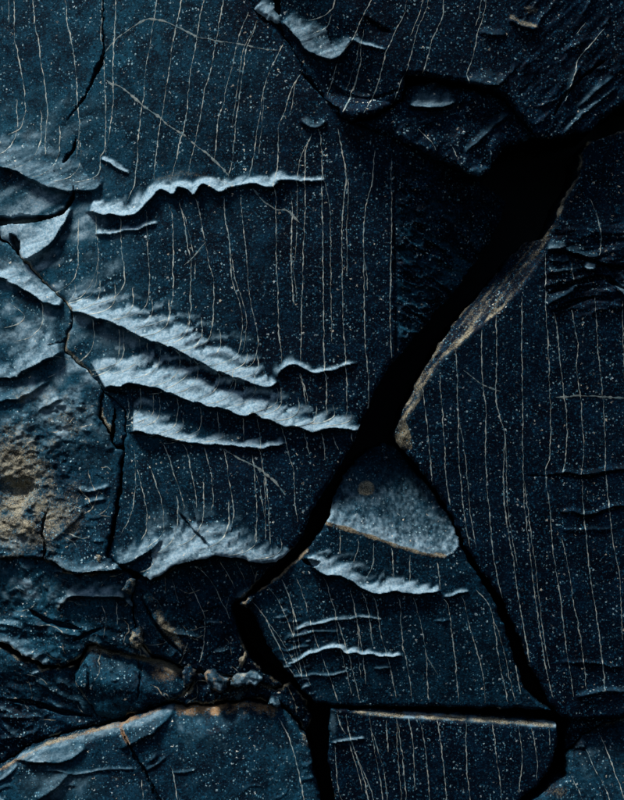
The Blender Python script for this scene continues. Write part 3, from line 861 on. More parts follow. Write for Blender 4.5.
# ------------------------------------------------ right slab
G_poly = [(HI, 122), (634, 127), (607, 136), (588, 141), (582, 152), (578, 176), (562, 201), (553, 227), (545, 238), (528, 240), (507, 262), (487, 286), (469, 306), (449, 332), (433, 354), (418, 382),
          (408, 402), (399, 423), (393, 437), (399, 447), (411, 457), (431, 483), (443, 501), (457, 528), (469, 552), (487, 578), (505, 605), (520, 638), (531, 667), (549, 700), (560, 716), (574, 720), (600, 719), (634, 715), (HI, 711)]
G_edge = np.array([(590, 139), (586, 152), (582, 176), (568, 201), (556, 227), (548, 250), (533, 273), (520, 291), (503, 310), (482, 326), (460, 344), (443, 361), (424, 385), (411, 410), (407, 420), (413, 440), (414, 456)], float)
def line_sd(X, Y, p):
    """signed distance to a polyline running downward: positive on its left"""
    best = np.full(X.shape, 1e9); sg = np.ones(X.shape)
    for i in range(len(p) - 1):
        ax, ay = p[i]; bx, by = p[i + 1]
        dx, dy = bx - ax, by - ay
        t = np.clip(((X - ax) * dx + (Y - ay) * dy) / (dx * dx + dy * dy + 1e-9), 0, 1)
        d = np.hypot(X - ax - t * dx, Y - ay - t * dy)
        cr = dx * (Y - ay) - dy * (X - ax)
        m = d < best
        best[m] = d[m]; sg[m] = np.where(cr > 0, 1, -1)[m]
    return best * sg
def G_base(X, Y):
    h = 1.5 * fbm(X, Y, 80, 3, 11) - 0.02 * (X - 480)
    sd = line_sd(X, Y, G_edge) + 1.0 * fbm(X, Y, 9, 3, 131)
    near = sstep(470, 455, Y)
    d = np.clip(sd, 0, None) * near
    h = h - 0.85 * d - np.clip(d - 16, 0, None) * 0.5
    h = h + sstep(1, 6, d) * 1.6 * fbm((X * 0.62 + Y * 0.78) * 3.0, (X * 0.78 - Y * 0.62) * 0.5, 10, 3, 132)
    t = sstep(540, 556, X) * sstep(212, 235, Y) * sstep(325, 296, Y)
    h = h + t * 4.5 * fbm(X * 0.55 - Y * 0.1, Y * 2.2 + X * 0.2, 17, 3, 133)
    return h
Block('slate_slab', 'tall dark slate slab ruled with thin vertical veins right of the black crack', 'rock slab',
      G_poly, G_base,
      micro_ledges([(546, 240), (630, 320)], 16, 2201, 5, 25, 10, 26, 5, 0.25) + [Ledge([(544, 474, 4), (556, 475, 5), (565, 472, 5), (575, 473, 5), (583, 475, 6), (595, 474, 5), (605, 471, 6), (624, 469, 6), (HI, 466, 6)], 0.7, 0.13, 0.4, 20, taper=8, drop=1.2, hmax=3, seed=51),
       Ledge([(558, 512, 4), (572, 511, 5), (578, 513, 5), (584, 515, 6), (595, 513, 4), (605, 509, 5), (624, 505, 5), (HI, 500, 5)], 0.7, 0.12, 0.4, 20, taper=8, drop=1.2, hmax=3, seed=52),
       Ledge([(560, 530, 3), (590, 530, 3), (615, 529, 3)], 0.6, 0.15, 0.4, 20, taper=8, part=False, seed=53),
       Ledge([(546, 249, 6), (557, 249, 7), (568, 246, 4)], 0.9, 0.5, 0.2, 12, taper=4, seed=54),
       Ledge([(548, 260, 4), (560, 261, 5), (572, 259, 4)], 0.9, 0.38, 0.2, 12, taper=4, part=False, seed=55),
       Ledge([(565, 250, 6), (580, 254, 8), (592, 257, 7), (602, 255, 4)], 0.8, 0.30, 0.2, 12, taper=4, part=False, seed=56),
       Ledge([(546, 271, 4), (562, 271, 5), (582, 267, 4)], 0.9, 0.28, 0.2, 12, taper=4, part=False, seed=57),
       Ledge([(583, 267, 5), (590, 269, 7), (598, 266, 5)], 0.9, 0.75, 0.1, 12, taper=3, label='small white chip scar', seed=58),
       Ledge([(614, 284, 7), (620, 292, 8), (630, 298, 8), (660, 300, 6)], 0.9, 0.5, 0.2, 12, taper=4, seed=59),
       Ledge([(546, 306, 4), (556, 300, 7), (568, 294, 6), (580, 286, 4)], 0.9, 0.22, 0.2, 12, taper=4, part=False, seed=60),
       Ledge([(576, 697, 4), (590, 693, 5), (605, 691, 5), (624, 692, 5), (HI, 694, 5)], 0.9, 0.25, 0.3, 16, taper=5, seed=61),
       Ledge([(560, 662, 2), (590, 662, 3), (624, 668, 3)], 0.9, 0.1, 0.3, 16, taper=5, part=False, seed=62)],
      [groove([(526, 476, 0.8), (546, 476, 1.4), (566, 475, 2), (590, 478, 2.6), (606, 474, 2.4), (624, 471, 2), (HI, 468, 2)], 2, 6), groove([(562, 514, 1), (576, 515, 2), (586, 518, 2.8), (600, 514, 2.4), (624, 508, 2.4), (HI, 503, 2)], 2, 6), groove([(549, 253, 2.5), (562, 253, 3), (578, 256, 3), (596, 262, 2.6), (624, 268, 3), (HI, 272, 3)], 3, 9), groove([(548, 294, 2), (566, 286, 4), (586, 280, 4.5), (604, 277, 4), (616, 284, 3.6), (632, 292, 3)], 3, 10),
       groove([(552, 313, 2), (575, 302, 4), (598, 296, 2)], 3, 7)],
      [[(482, 330), (482, 364), (484, 392), (486, 415), (486, 458), (488, 496), (492, 542), (497, 576), (502, 598)],
       [(496, 317), (497, 351), (496, 390), (500, 418), (505, 433), (504, 463), (504, 496), (509, 537), (514, 563), (519, 600), (524, 628), (530, 662)],
       [(522, 296), (522, 351), (523, 403), (523, 455), (525, 511), (532, 568), (536, 602), (542, 646), (547, 672), (553, 698)],
       [(546, 253), (546, 294), (546, 312), (548, 341), (550, 385), (551, 415), (550, 455), (546, 473), (550, 509), (552, 537), (556, 570), (561, 602), (565, 638), (569, 664), (574, 697)],
       [(553, 312), (556, 322), (560, 356), (564, 392), (567, 420), (566, 455), (563, 472)],
       [(562, 538), (567, 560), (572, 586), (574, 604), (579, 628), (584, 661), (587, 690)],
       [(572, 310), (578, 344), (577, 367), (581, 397), (584, 443), (584, 455), (582, 474), (584, 509), (587, 542), (591, 578), (595, 603), (600, 641), (603, 664), (606, 692)],
       [(595, 296), (598, 346), (602, 382), (604, 413), (606, 454), (606, 469), (609, 501), (614, 545), (620, 576), (621, 600), (623, 640)],
       [(623, 300), (624, 350), (628, 420), (632, 500)], [(650, 200), (654, 400), (664, 640)], [(676, 180), (680, 420), (690, 660)],
       [(591, 199), (599, 222), (602, 240), (600, 255)], [(572, 262), (573, 275), (574, 282)],
       [(423, 388), (427, 426), (430, 456), (432, 482)], [(456, 350), (458, 403), (459, 454), (464, 512), (470, 548)], [(440, 375), (443, 420), (446, 470), (450, 505)]],
      [[(556, 397), (590, 396), (624, 398)], [(464, 370), (480, 383), (500, 392)]],
      stain=lambda X, Y: (0.34 + 0.42 * fbm((X * 0.80 + Y * 0.60), (X * 0.60 - Y * 0.80) * 0.10, 3.0, 3, 140)) * (line_sd(X, Y, G_edge) > 1) * (Y < 450) + 0.6 * np.clip(0.5 + 1.4 * fbm((X * 0.80 + Y * 0.60), (X * 0.60 - Y * 0.80) * 0.12, 3.0, 3, 139), 0, 1.2) * line_mask(X, Y, [(500, 312), (460, 344), (424, 385), (408, 415)], 6) + 0.6 * blob(X, Y, 405, 438, 10, 18) + 0.3 * line_mask(X, Y, [(578, 154), (558, 212)], 5) + 0.4 * line_mask(X, Y, [(640, 127), (588, 141)], 5),
      pale=lambda X, Y: (sk := np.clip(0.35 + 1.6 * fbm((X * 0.80 + Y * 0.60) * 1.0, (X * 0.60 - Y * 0.80) * 0.12, 3.5, 3, 138), 0, 1.3)) * 0.42 * line_mask(X, Y, [(584, 152), (577, 178), (561, 204), (552, 228)], 5) + 0.30 * line_mask(X, Y, [(470, 336), (450, 352), (424, 385), (408, 415)], 4) * np.clip(0.5 + 1.2 * fbm((X * 0.62 + Y * 0.78) * 3.0, (X * 0.78 - Y * 0.62) * 0.4, 9, 3, 133), 0, 1) + 0.3 * blob(X, Y, 405, 436, 9, 16),
      bevel=3, bevel_h=2.5)

# ------------------------------------------------ triangular block in the fork of the crack
T_poly = [(243, 603), (250, 597), (261, 591), (278, 577), (293, 561), (306, 550), (320, 532), (329, 519), (333, 499), (341, 482), (356, 462), (370, 450), (386, 444), (402, 454), (418, 473), (436, 496), (449, 517), (459, 540), (465, 556),
          (480, 580), (493, 601), (504, 625), (511, 645), (517, 668), (525, 690), (540, 704), (552, 711), (540, 710), (464, 707.5), (400, 706.5), (338, 706), (318, 704), (303, 692), (294, 679), (283, 667), (270, 649), (254, 619)]
T_crease = np.array([(315, 517), (327, 522), (350, 529), (375, 537), (400, 546), (425, 553), (443, 557), (453, 553), (459, 545), (466, 535)], float)
def T_base(X, Y):
    h = 1.2 * fbm(X, Y, 70, 3, 11) - 0.0026 * np.clip(330 - X, 0, None) ** 2
    sd = -line_sd(X, Y, T_crease) * -1.0
    d = np.clip(-sd, 0, None) * sstep(600, 590, Y)
    up = np.where(Y < 562, d, 0) + 0
    h = h - 0.45 * np.clip(up, 0, None)
    h = h + sstep(1, 6, up) * (1.1 * ridged(X * 1.3, Y * 0.7, 10, 4, 151) + 0.6 * fbm(X, Y, 3.0, 2, 152))
    return h
T_ledges = [
    Ledge([(306, 556, 16), (315, 568, 22), (328, 574, 19), (346, 577, 15), (359, 585, 13), (374, 592, 13), (395, 591, 13), (413, 594, 12), (428, 593, 8), (442, 591, 5)], 0.75, 0.9, 0.5, 19, label='bright serrated ledge below the rough facet', hmax=13, taper=5, seed=71),
    Ledge([(442, 597, 3), (452, 595, 4), (462, 593, 4), (470, 592, 2)], 0.9, 0.8, 0.2, 12, taper=4, seed=72),
    Ledge([(292, 632, 3), (302, 628, 3.5), (311, 625, 3.5), (323, 622, 4), (337, 619, 3.5), (352, 618, 3), (366, 617, 2.5), (384, 619, 2)], 1.0, 0.75, 0.2, 16, taper=8, drop=1.4, seed=73),
    Ledge([(290, 664, 3), (302, 659, 4), (310, 654, 4), (318, 652, 4), (325, 649, 4), (334, 647, 5), (341, 648, 5), (345, 653, 4.5), (355, 652, 5), (362, 654, 4), (372, 653, 4), (379, 656, 4), (390, 657, 4), (404, 655, 2.5)], 1.1, 0.95, 0.3, 14, taper=6, drop=1.6, label='wavy white hairline ledge', seed=74),
    Ledge([(288, 679, 3), (300, 677, 3), (314, 675, 3), (330, 675, 3), (350, 670, 2)], 0.9, 0.5, 0.3, 14, taper=6, drop=1.4, seed=75),
    Ledge([(288, 640, 3), (302, 635, 3), (316, 632, 3), (340, 631, 2)], 0.9, 0.4, 0.3, 14, taper=6, drop=1.4, seed=76),
    Ledge([(282, 652, 2), (296, 648, 3), (312, 645, 2)], 0.9, 0.35, 0.3, 14, taper=6, drop=1.4, part=False, seed=77),
    Ledge([(372, 668, 2), (382, 668, 3), (392, 667, 2)], 0.9, 0.5, 0.3, 14, taper=4, drop=1.4, part=False, seed=78),
    Ledge([(434, 620, 2), (442, 621, 3), (450, 620, 2)], 0.9, 0.4, 0.3, 14, taper=4, drop=1.4, part=False, seed=79),
]
Block('triangular_block', 'triangular slate block held in the fork of the black crack with rough top facet', 'rock block',
      T_poly, T_base, T_ledges + micro_ledges([(270, 600), (312, 692)], 26, 2101, -14, 7, 8, 22, 2.4, 0.8),
      [groove([(303, 560, 5), (312, 563, 6), (320, 562, 3)], 4, 14)],
      [[(340, 531), (340, 554)], [(358, 537), (358, 548), (354, 562)], [(374, 543), (373, 563), (367, 577)], [(392, 548), (394, 578)], [(410, 555), (410, 583)], [(437, 562), (441, 589)],
       [(324, 577), (327, 585), (333, 604), (340, 628), (349, 656), (355, 679), (360, 700)], [(296, 578), (302, 592), (311, 623), (317, 644), (326, 667), (338, 701)],
       [(350, 590), (354, 605), (360, 638), (364, 664), (366, 684)], [(362, 592), (367, 605), (373, 646)], [(372, 595), (376, 604), (382, 638), (390, 667), (397, 699)],
       [(396, 594), (400, 604), (403, 644), (408, 667), (412, 699)], [(413, 597), (416, 605), (424, 638), (427, 672), (429, 702)], [(444, 599), (448, 606), (453, 638), (457, 677), (459, 702)],
       [(461, 596), (465, 605), (470, 628), (479, 659), (484, 679), (485, 703)], [(476, 590), (487, 602), (492, 615), (497, 646), (502, 674), (508, 702)], [(509, 640), (513, 650), (518, 679), (521, 694)],
       [(250, 600), (263, 616), (276, 641), (286, 662), (294, 676)], [(268, 588), (280, 604), (291, 630), (298, 655), (303, 680)], [(282, 580), (290, 600), (297, 626), (300, 651), (310, 685)]],
      [[(425, 653), (432, 665), (438, 675)]],
      stain=lambda X, Y: (0.72 + 0.5 * fbm(X, Y, 8, 3, 165)) * line_mask(X, Y, [(327, 523), (350, 530), (375, 538), (400, 547), (425, 554), (445, 556)], 2.6) + 0.7 * line_mask(X, Y, [(256, 592), (278, 577), (306, 551)], 3.5) + 1.8 * blob(X, Y, 366, 489, 8, 9, 0.6)
            + 0.28 * blob(X, Y, 345, 512, 18, 18),
      extra_tone=0.25, rust=lambda X, Y: 0.35 * line_mask(X, Y, [(256, 592), (306, 551)], 5) + 0.15 * line_mask(X, Y, [(327, 523), (445, 556)], 5),
      pale=lambda X, Y: np.clip(0.33 + 0.24 * fbm(X * 1.4, Y * 0.8, 3.2, 3, 160) + 0.25 * sstep(24, 2, -line_sd(X, Y, T_crease)), 0, 1) * (Y < 560) * (line_sd(X, Y, T_crease) < 0) * sstep(440, 500, Y),  # facet light painted in: brightest at the crease, gone at the shaded top
      bevel=2.5, bevel_h=2.5)

# ------------------------------------------------ bottom middle block
D_poly = [(330, 708.5), (345, 709.5), (372, 711), (418, 713.5), (464, 716), (510, 719), (545, 721), (556, 723), (558, 732), (556, 743), (551, 767), (537, 785), (519, 799), (508, 815), (500, BOT), (352, BOT), (342, 820), (336, 800), (332, 782), (328, 762), (329, 741), (329, 718)]
def D_base(X, Y):
    return 1.0 + 1.0 * fbm(X, Y, 70, 3, 11)
Block('bottom_block', 'dark squared slate block along the bottom below the horizontal crack', 'rock block',
      D_poly, D_base,
      [Ledge([(330, 742, 3), (340, 741, 3), (352, 740, 3), (366, 739, 2)], 0.9, 0.8, 0.2, 12, taper=5, seed=81)], (),
      [[(338, 714), (340, 724), (346, 734)], [(346, 714), (351, 739), (361, 769), (368, 800), (378, BOT)], [(369, 716), (373, 741), (379, 772), (383, 800), (392, BOT)], [(386, 720), (388, 752)], [(397, 718), (400, 739), (404, 772), (406, 795), (412, BOT)],
       [(408, 718), (413, 746), (415, 790)], [(420, 720), (425, 746), (429, 790), (434, BOT)], [(438, 720), (441, 746), (446, 790), (452, BOT)], [(466, 722), (467, 772), (470, 800), (474, BOT)], [(493, 724), (496, 751), (500, 785), (503, 820)],
       [(518, 726), (522, 757), (519, 793)], [(532, 728), (537, 759), (537, 780)], [(549, 728), (550, 745)], [(335, 745), (338, 787), (344, 805)], [(349, 742), (356, 765), (362, 790)]], (),
      stain=lambda X, Y: (0.72 + 0.6 * fbm(X, Y, 10, 3, 175)) * sstep(4.5, 0.5, np.abs(Y - (708.5 + (X - 330) * 0.064) - 2.2)) * sstep(330, 370, X),
      pale=lambda X, Y: (0.50 + 0.6 * fbm(X * 0.5, Y, 7, 3, 176)) * sstep(5, 1, np.abs(Y - (708.5 + (X - 330) * 0.064) - 2)) * sstep(330, 400, X) + 0.35 * blob(X, Y, 333, 722, 4, 16),
      post=lambda X, Y, D, H, P: (H - 1.1 * np.clip(5.0 * sstep(330, 420, X) + 1.5 + 1.6 * fbm(X, Y * 0.3, 9, 3, 177) - (Y - (708.5 + (X - 330) * 0.064)), 0, None), P),
      bevel=2, bevel_h=2)

# ------------------------------------------------ bottom right corner block 
E_poly = [(568, 776), (567, 758), (576, 749), (585, 738), (602, 729), (624, 721.5), (HI, 716), (HI, BOT), (505, BOT), (520, 815), (537, 798), (554, 783)]
Block('corner_block', 'speckled blue slate block in the bottom right corner', 'rock block',
      E_poly, lambda X, Y: -2 + 0.30 * (Y - 780) - 0.05 * (X - 600) + 1.5 * fbm(X, Y, 30, 3, 171),
      [Ledge([(570, 752, 6), (578, 748, 9), (587, 748, 7)], 0.7, 0.6, 0.1, 20, taper=3, label='small white chipped corner', seed=91)], (),
      [[(588, 751), (595, 769), (608, 796), (630, BOT)], [(600, 733), (610, 757), (618, 780), (640, 840)], [(572, 776), (578, 790), (590, 820)]], (),
      stain=lambda X, Y: 0.5 * blob(X, Y, 558, 792, 14, 9) + 0.3 * line_mask(X, Y, [(576, 749), (602, 729), (640, 720)], 4), pale=lambda X, Y: 0.30 * blob(X, Y, 600, 765, 50, 45) * np.clip(0.4 + 1.3 * fbm(X, Y, 8, 4, 176), 0, 1.2), bevel=7, bevel_h=5, rough=1.5, extra_tone=0.38)

# ------------------------------------------------ bottom left block
F_poly = [(LO, 800), (-20, 778), (0, 768), (15, 757.5), (46, 742), (85, 732), (118, 723), (140, 715), (160, 708), (172, 704.5), (183, 709), (214, 708), (247, 704), (270, 707), (286, 713), (299, 728), (308, 742), (311, 764), (317, 785), (321, 801), (330, BOT), (LO, BOT)]
F_top = np.array([(LO, 800), (-20, 778), (0, 768), (15, 757.5), (46, 742), (85, 732), (118, 723), (140, 715), (160, 708), (172, 704.5), (183, 709), (214, 708), (247, 704), (270, 707), (286, 713)], float)
def F_base(X, Y):
    h = 8 + 0.22 * (Y - 760) + 1.5 * fbm(X, Y, 50, 3, 181) + 3 * fbm(X * 0.8 + Y * 0.6, (Y * 0.8 - X * 0.6) * 0.5, 30, 3, 182) * sstep(160, 100, X)
    yt = np.interp(X, F_top[:, 0], F_top[:, 1])
    q = Y - yt
    w = 12 + 13 * sstep(130, 200, X) * sstep(262, 220, X) + 4 * fbm(X, Y, 20, 2, 183)
    h = h - 0.55 * np.clip(w - q, 0, None)
    return h
Block('bottom_block', 'blue speckled slate block in the bottom left corner with rusty top edge', 'rock block',
      F_poly, F_base,
      micro_ledges(F_poly, 22, 1701, -25, 30, 14, 40, 4, 0.25) + [Ledge([(10, 756, 8), (22, 758, 13), (40, 760, 16), (60, 760, 15), (75, 755, 12), (87, 746, 7)], 0.6, 0.55, 0.2, 26, hmax=9, taper=5, label='pale lens shaped facet on the top edge', seed=101),
       Ledge([(118, 748, 10), (132, 742, 20), (150, 733, 24), (164, 722, 18), (172, 711, 8)], 0.45, 0.25, 0.4, 20, hmax=9, taper=6, part=False, seed=102),
       Ledge([(36, 798, 5), (52, 789, 12), (62, 780, 11), (72, 770, 5)], 0.6, 0.35, 0.3, 20, hmax=7, taper=5, seed=103),
       Ledge([(-4, 782, 5), (8, 774, 7), (20, 762, 5)], 0.8, 0.5, 0.2, 12, taper=4, seed=104),
       Ledge([(LO, 800, 6), (-2, 798, 7), (6, 793, 5)], 0.8, 0.5, 0.2, 12, taper=4, seed=105),
       Ledge([(44, 768, 2), (60, 769, 3), (75, 772, 3), (100, 769, 3), (112, 767, 3), (137, 767, 2)], 0.9, 0.45, 0.2, 12, taper=6, drop=1.4, part=False, seed=106),
       Ledge([(145, 770, 2), (156, 764, 3), (168, 754, 2)], 0.9, 0.3, 0.2, 12, taper=4, drop=1.4, part=False, seed=107),
       Ledge([(172, 771, 2), (185, 770, 3), (198, 768, 2)], 0.9, 0.35, 0.2, 12, taper=4, drop=1.4, part=False, seed=108)],
      [groove([(120, 727, 1.5), (128, 743, 2), (138, 760, 2.6), (148, 776, 2.8), (160, 799, 3), (172, 822, 3)], 2, 8)],
      [[(170, 764), (174, 772), (176, 785), (178, 800)], [(143, 778), (144, 800)], [(278, 718), (288, 735), (300, 775), (306, 810)]], (),
      stain=lambda X, Y: (0.68 + 0.45 * fbm(X, Y, 9, 3, 185)) * line_mask(X, Y, [(180, 711), (214, 711), (247, 707), (272, 710)], 8) + 0.55 * line_mask(X, Y, [(0, 769), (46, 744), (118, 725), (160, 710)], 3) + 0.6 * line_mask(X, Y, [(121, 729), (130, 745)], 3) + 0.5 * blob(X, Y, 117, 777, 8, 5) + 0.5 * blob(X, Y, 303, 738, 6, 12),
      rust=lambda X, Y: 0.85 * line_mask(X, Y, [(180, 711), (214, 711), (247, 707), (272, 710)], 6) + 0.5 * line_mask(X, Y, [(0, 769), (160, 710)], 6) + 0.9 * line_mask(X, Y, [(121, 729), (130, 745)], 5),
      pale=lambda X, Y: 0.45 * blob(X, Y, 205, 730, 46, 22) * np.clip(0.6 + fbm(X, Y, 9, 4, 186), 0, 1.2) + 0.5 * line_mask(X, Y, [(30, 752), (85, 737), (140, 722), (170, 709)], 5) + 0.35 * blob(X, Y, 60, 782, 50, 24),
      bevel=2.5, bevel_h=2.5, rough=1.6, extra_tone=0.42)

# ------------------------------------------------ dark hollow slab under the arch
M2_poly = [(140, 577), (150, 582), (160, 577), (176, 567), (201, 561), (217, 557), (235, 560), (265, 565), (277, 563), (262, 578), (250, 591), (241, 600), (230, 607), (235, 628), (248, 655), (264, 677), (282, 688), (272, 690), (240, 678), (214, 676), (196, 674), (172, 664), (150, 656), (138, 640), (132, 612), (131, 590)]
Block('sunken_slab', 'near black sunken slate slab in the hollow under the pale arch', 'rock slab',
      M2_poly, lambda X, Y: -14 + macro(X, Y) - 0.10 * (X - 200) + 3.5 * fbm(X * 0.8 + Y * 0.5, (Y * 0.9 - X * 0.4) * 0.4, 12, 4, 191),
      micro_ledges(M2_poly, 30, 1301, 35, 40) + [Ledge([(160, 628, 4), (172, 634, 6), (186, 637, 5), (204, 640, 3)], 0.9, 0.3, 0.3, 14, taper=5, part=False, seed=111),
       Ledge([(202, 624, 3), (212, 624, 4), (222, 623, 3)], 0.9, 0.4, 0.3, 14, taper=4, part=False, seed=112),
       Ledge([(212, 655, 3), (222, 653, 4), (230, 650, 3)], 0.9, 0.4, 0.3, 14, taper=4, part=False, seed=113),
       Ledge([(236, 600, 3), (243, 596, 5), (252, 590, 4)], 0.9, 0.4, 0.3, 14, taper=3, part=False, seed=114)],
      [groove([(140, 600, 2), (150, 620, 3), (165, 640, 3), (180, 655, 3)], 3, 8)],
      [[(218, 560), (229, 578), (235, 590)], [(235, 562), (246, 585)], [(196, 567), (211, 583), (222, 605), (230, 620)], [(171, 580), (178, 604)], [(188, 582), (199, 606), (204, 620), (203, 646), (199, 664)], [(250, 566), (254, 578)]], (), micro_veins(M2_poly, 16, 1311, 60, 40),
      stain=lambda X, Y: 0.42 * blob(X, Y, 165, 632, 22, 16, 0.6) + 0.4 * line_mask(X, Y, [(150, 600), (165, 630), (190, 655)], 5) + 0.5 * line_mask(X, Y, [(240, 600), (252, 590)], 4), rough=2.6, edge_stain=0.62, bevel=3, bevel_h=3)

# ------------------------------------------------ lower left shelf
M1_poly = [(LO, 562), (-10, 562.5), (12, 560.5), (30, 558.5), (48, 562.5), (60, 572), (77, 577), (100, 575), (122, 572), (131, 577), (129, 590), (131, 613), (137, 641), (150, 658), (128, 656), (110, 652), (94, 646), (84, 648), (78, 660), (60, 668), (40, 667), (20, 658), (4, 648), (-12, 642), (LO, 640)]
def M1_base(X, Y):
    h = -2 + 4 * sstep(70, 30, X) * sstep(610, 570, Y) + macro(X, Y) + 0.05 * (Y - 600)
    m = sstep(80, 40, X) * sstep(650, 610, Y)
    h = h + m * (3 * fbm(X, Y, 12, 4, 201)) - 5 * sstep(60, 75, X) * sstep(596, 603, Y) + 3.2 * fbm(X * 0.9 + Y * 0.3, Y * 1.8 - X * 0.5, 20, 4, 202) * sstep(600, 625, Y)
    return h
Block('rough_shelf', 'rough speckled slate shelf on the left below the ochre block', 'rock block',
      M1_poly, M1_base, 
      micro_ledges(M1_poly, 40, 1201, 12, 30, pale=0.6) + [Ledge([(62, 600, 5), (72, 597, 9), (84, 598, 11), (100, 598, 11), (113, 598, 10), (126, 598, 6)], 0.85, 0.7, 0.4, 20, label='short pale ledge', taper=5, seed=121),
       Ledge([(54, 613, 4), (60, 604, 6), (67, 597, 5)], 0.9, 0.5, 0.3, 14, taper=4, seed=122),
       Ledge([(-20, 626, 5), (0, 628, 6), (10, 629, 6), (20, 633, 4)], 0.9, 0.55, 0.3, 14, taper=5, seed=123),
       Ledge([(52, 632, 4), (64, 636, 6), (80, 638, 4)], 0.9, 0.3, 0.3, 14, taper=5, part=False, seed=124),
       Ledge([(84, 642, 4), (92, 645, 6), (100, 648, 4)], 0.9, 0.4, 0.3, 14, taper=4, part=False, seed=125),
       Ledge([(28, 626, 4), (36, 628, 8), (44, 627, 4)], 0.7, 0.25, 0.3, 14, taper=4, part=False, seed=126),
       Ledge([(LO, 646, 12), (-8, 647, 13), (2, 651, 14), (12, 656, 15), (25, 663, 15), (38, 668, 11), (48, 668, 7)], 0.8, 0.55, 0.4, 22, label='slanting pale blue ledge', hmax=11, taper=5, seed=127)],
      [groove([(25, 612, 3), (40, 622, 5), (62, 628, 4), (80, 632, 3)], 4, 9), groove([(70, 645, 2), (85, 636, 3), (100, 630, 2)], 3, 6)],
      [[(100, 604), (104, 620), (102, 640)], [(115, 604), (116, 626)]], (), micro_veins(M1_poly, 16, 1211),
      stain=lambda X, Y: 0.32 * blob(X, Y, 20, 590, 46, 22) + 0.3 * blob(X, Y, 112, 615, 20, 10) + 0.35 * line_mask(X, Y, [(54, 612), (68, 596)], 4),
      pale=lambda X, Y: 0.45 * blob(X, Y, 18, 588, 60, 30) * np.clip(0.5 + 1.3 * fbm(X, Y, 8, 4, 206), 0, 1.3), rough=2.2, edge_stain=0.62, bevel=3, bevel_h=3)

# ------------------------------------------------ domed lump
M3_poly = [(84, 651), (94, 648), (110, 654), (128, 658), (150, 660), (172, 668), (186, 675), (192, 684), (186, 694), (170, 700), (150, 706), (134, 714), (112, 720), (96, 716), (84, 702), (76, 690), (70, 676), (80, 664)]
def M3_base(X, Y):
    yt = np.interp(X, [70, 84, 94, 128, 150, 172, 192], [672, 652, 648, 658, 660, 668, 684])
    q = np.clip(Y - yt, 0, 60)
    return -24 + macro(X, Y) * 0.5 + 22 * np.sin(np.clip(q / 34, 0, 1) * math.pi / 2) - 0.2 * np.clip(q - 34, 0, None) + 2.2 * fbm(X, Y, 16, 3, 211)
Block('domed_lump', 'domed blue slate lump with tan rim above the bottom left block', 'rock block',
      M3_poly, M3_base,  micro_ledges(M3_poly, 14, 1401, 25, 50, wmax=4) + [Ledge([(84, 652, 2), (100, 653, 4), (130, 660, 5), (160, 670, 5), (186, 680, 3)], 0.7, 0.3, 0.4, 14, taper=5, part=False, seed=131)],
      [groove([(80, 664, 2), (87, 676, 2), (86, 692, 2), (82, 700, 2)], 2, 5), groove([(136, 662, 2), (140, 680, 2), (136, 700, 2)], 2, 5)], [], (), micro_veins(M3_poly, 8, 1411, 50, 50),
      stain=lambda X, Y: 0.6 * line_mask(X, Y, [(84, 652), (110, 655), (150, 662), (186, 678)], 5) + 0.55 * blob(X, Y, 158, 676, 22, 8, 0.25),
      rust=lambda X, Y: 0.55 * blob(X, Y, 160, 676, 22, 9, 0.25),
      pale=lambda X, Y: 0.42 * blob(X, Y, 112, 668, 30, 14, 0.3) * np.clip(0.5 + 1.3 * fbm(X, Y, 8, 4, 216), 0, 1.3), extra_tone=0.25, rough=2.0, edge_stain=0.62, bevel=5, bevel_h=5)

# ------------------------------------------------ dark wedge in the lower left
M5_poly = [(LO, 646), (-10, 650), (4, 656), (20, 665), (38, 672), (56, 672), (70, 668), (74, 680), (82, 696), (92, 712), (104, 720), (128, 716), (118, 721), (85, 730), (46, 740), (15, 755), (0, 766), (-20, 776), (LO, 797)]
Block('shadowed_shelf', 'dark shadowed slate shelf at left just above the bottom left block', 'rock block',
      M5_poly, lambda X, Y: -14 + macro(X, Y) * 0.6 - 0.03 * (Y - 700) + 4 * fbm(X * 0.9 + Y * 0.3, (Y * 0.9 - X * 0.3) * 2.0, 24, 4, 221),
      micro_ledges(M5_poly, 40, 1501, 20, 30, pale=0.6) + [Ledge([(50, 670, 5), (60, 671, 8), (70, 668, 9), (80, 661, 8), (87, 653, 5)], 0.8, 0.5, 0.2, 14, taper=4, label='tan lit lip', seed=141),
       Ledge([(30, 682, 4), (44, 690, 7), (58, 698, 6), (76, 706, 4)], 0.8, 0.25, 0.3, 14, taper=5, part=False, seed=142),
       Ledge([(26, 678, 2), (36, 675, 3), (44, 669, 2)], 1.0, 0.7, 0.2, 14, taper=3, seed=143),
       Ledge([(52, 688, 3), (60, 686, 5), (68, 692, 3)], 1.0, 0.3, 0.2, 14, taper=3, part=False, seed=144),
       Ledge([(-6, 722, 5), (20, 722, 6), (38, 720, 4)], 0.7, 0.2, 0.3, 14, taper=5, part=False, seed=145),
       Ledge([(-6, 745, 5), (12, 742, 6), (36, 734, 4)], 0.7, 0.2, 0.3, 14, taper=5, part=False, seed=146)],
      [groove([(0, 704, 4), (30, 708, 5), (60, 716, 4), (90, 720, 3)], 4, 10)], [], (), micro_veins(M5_poly, 14, 1511),
      stain=lambda X, Y: 0.3 * line_mask(X, Y, [(50, 670), (70, 668), (87, 654)], 4) + 0.25 * blob(X, Y, 60, 690, 18, 8) + 0.2 * blob(X, Y, 12, 738, 20, 10), rough=2.4, edge_stain=0.62, bevel=4, bevel_h=4)

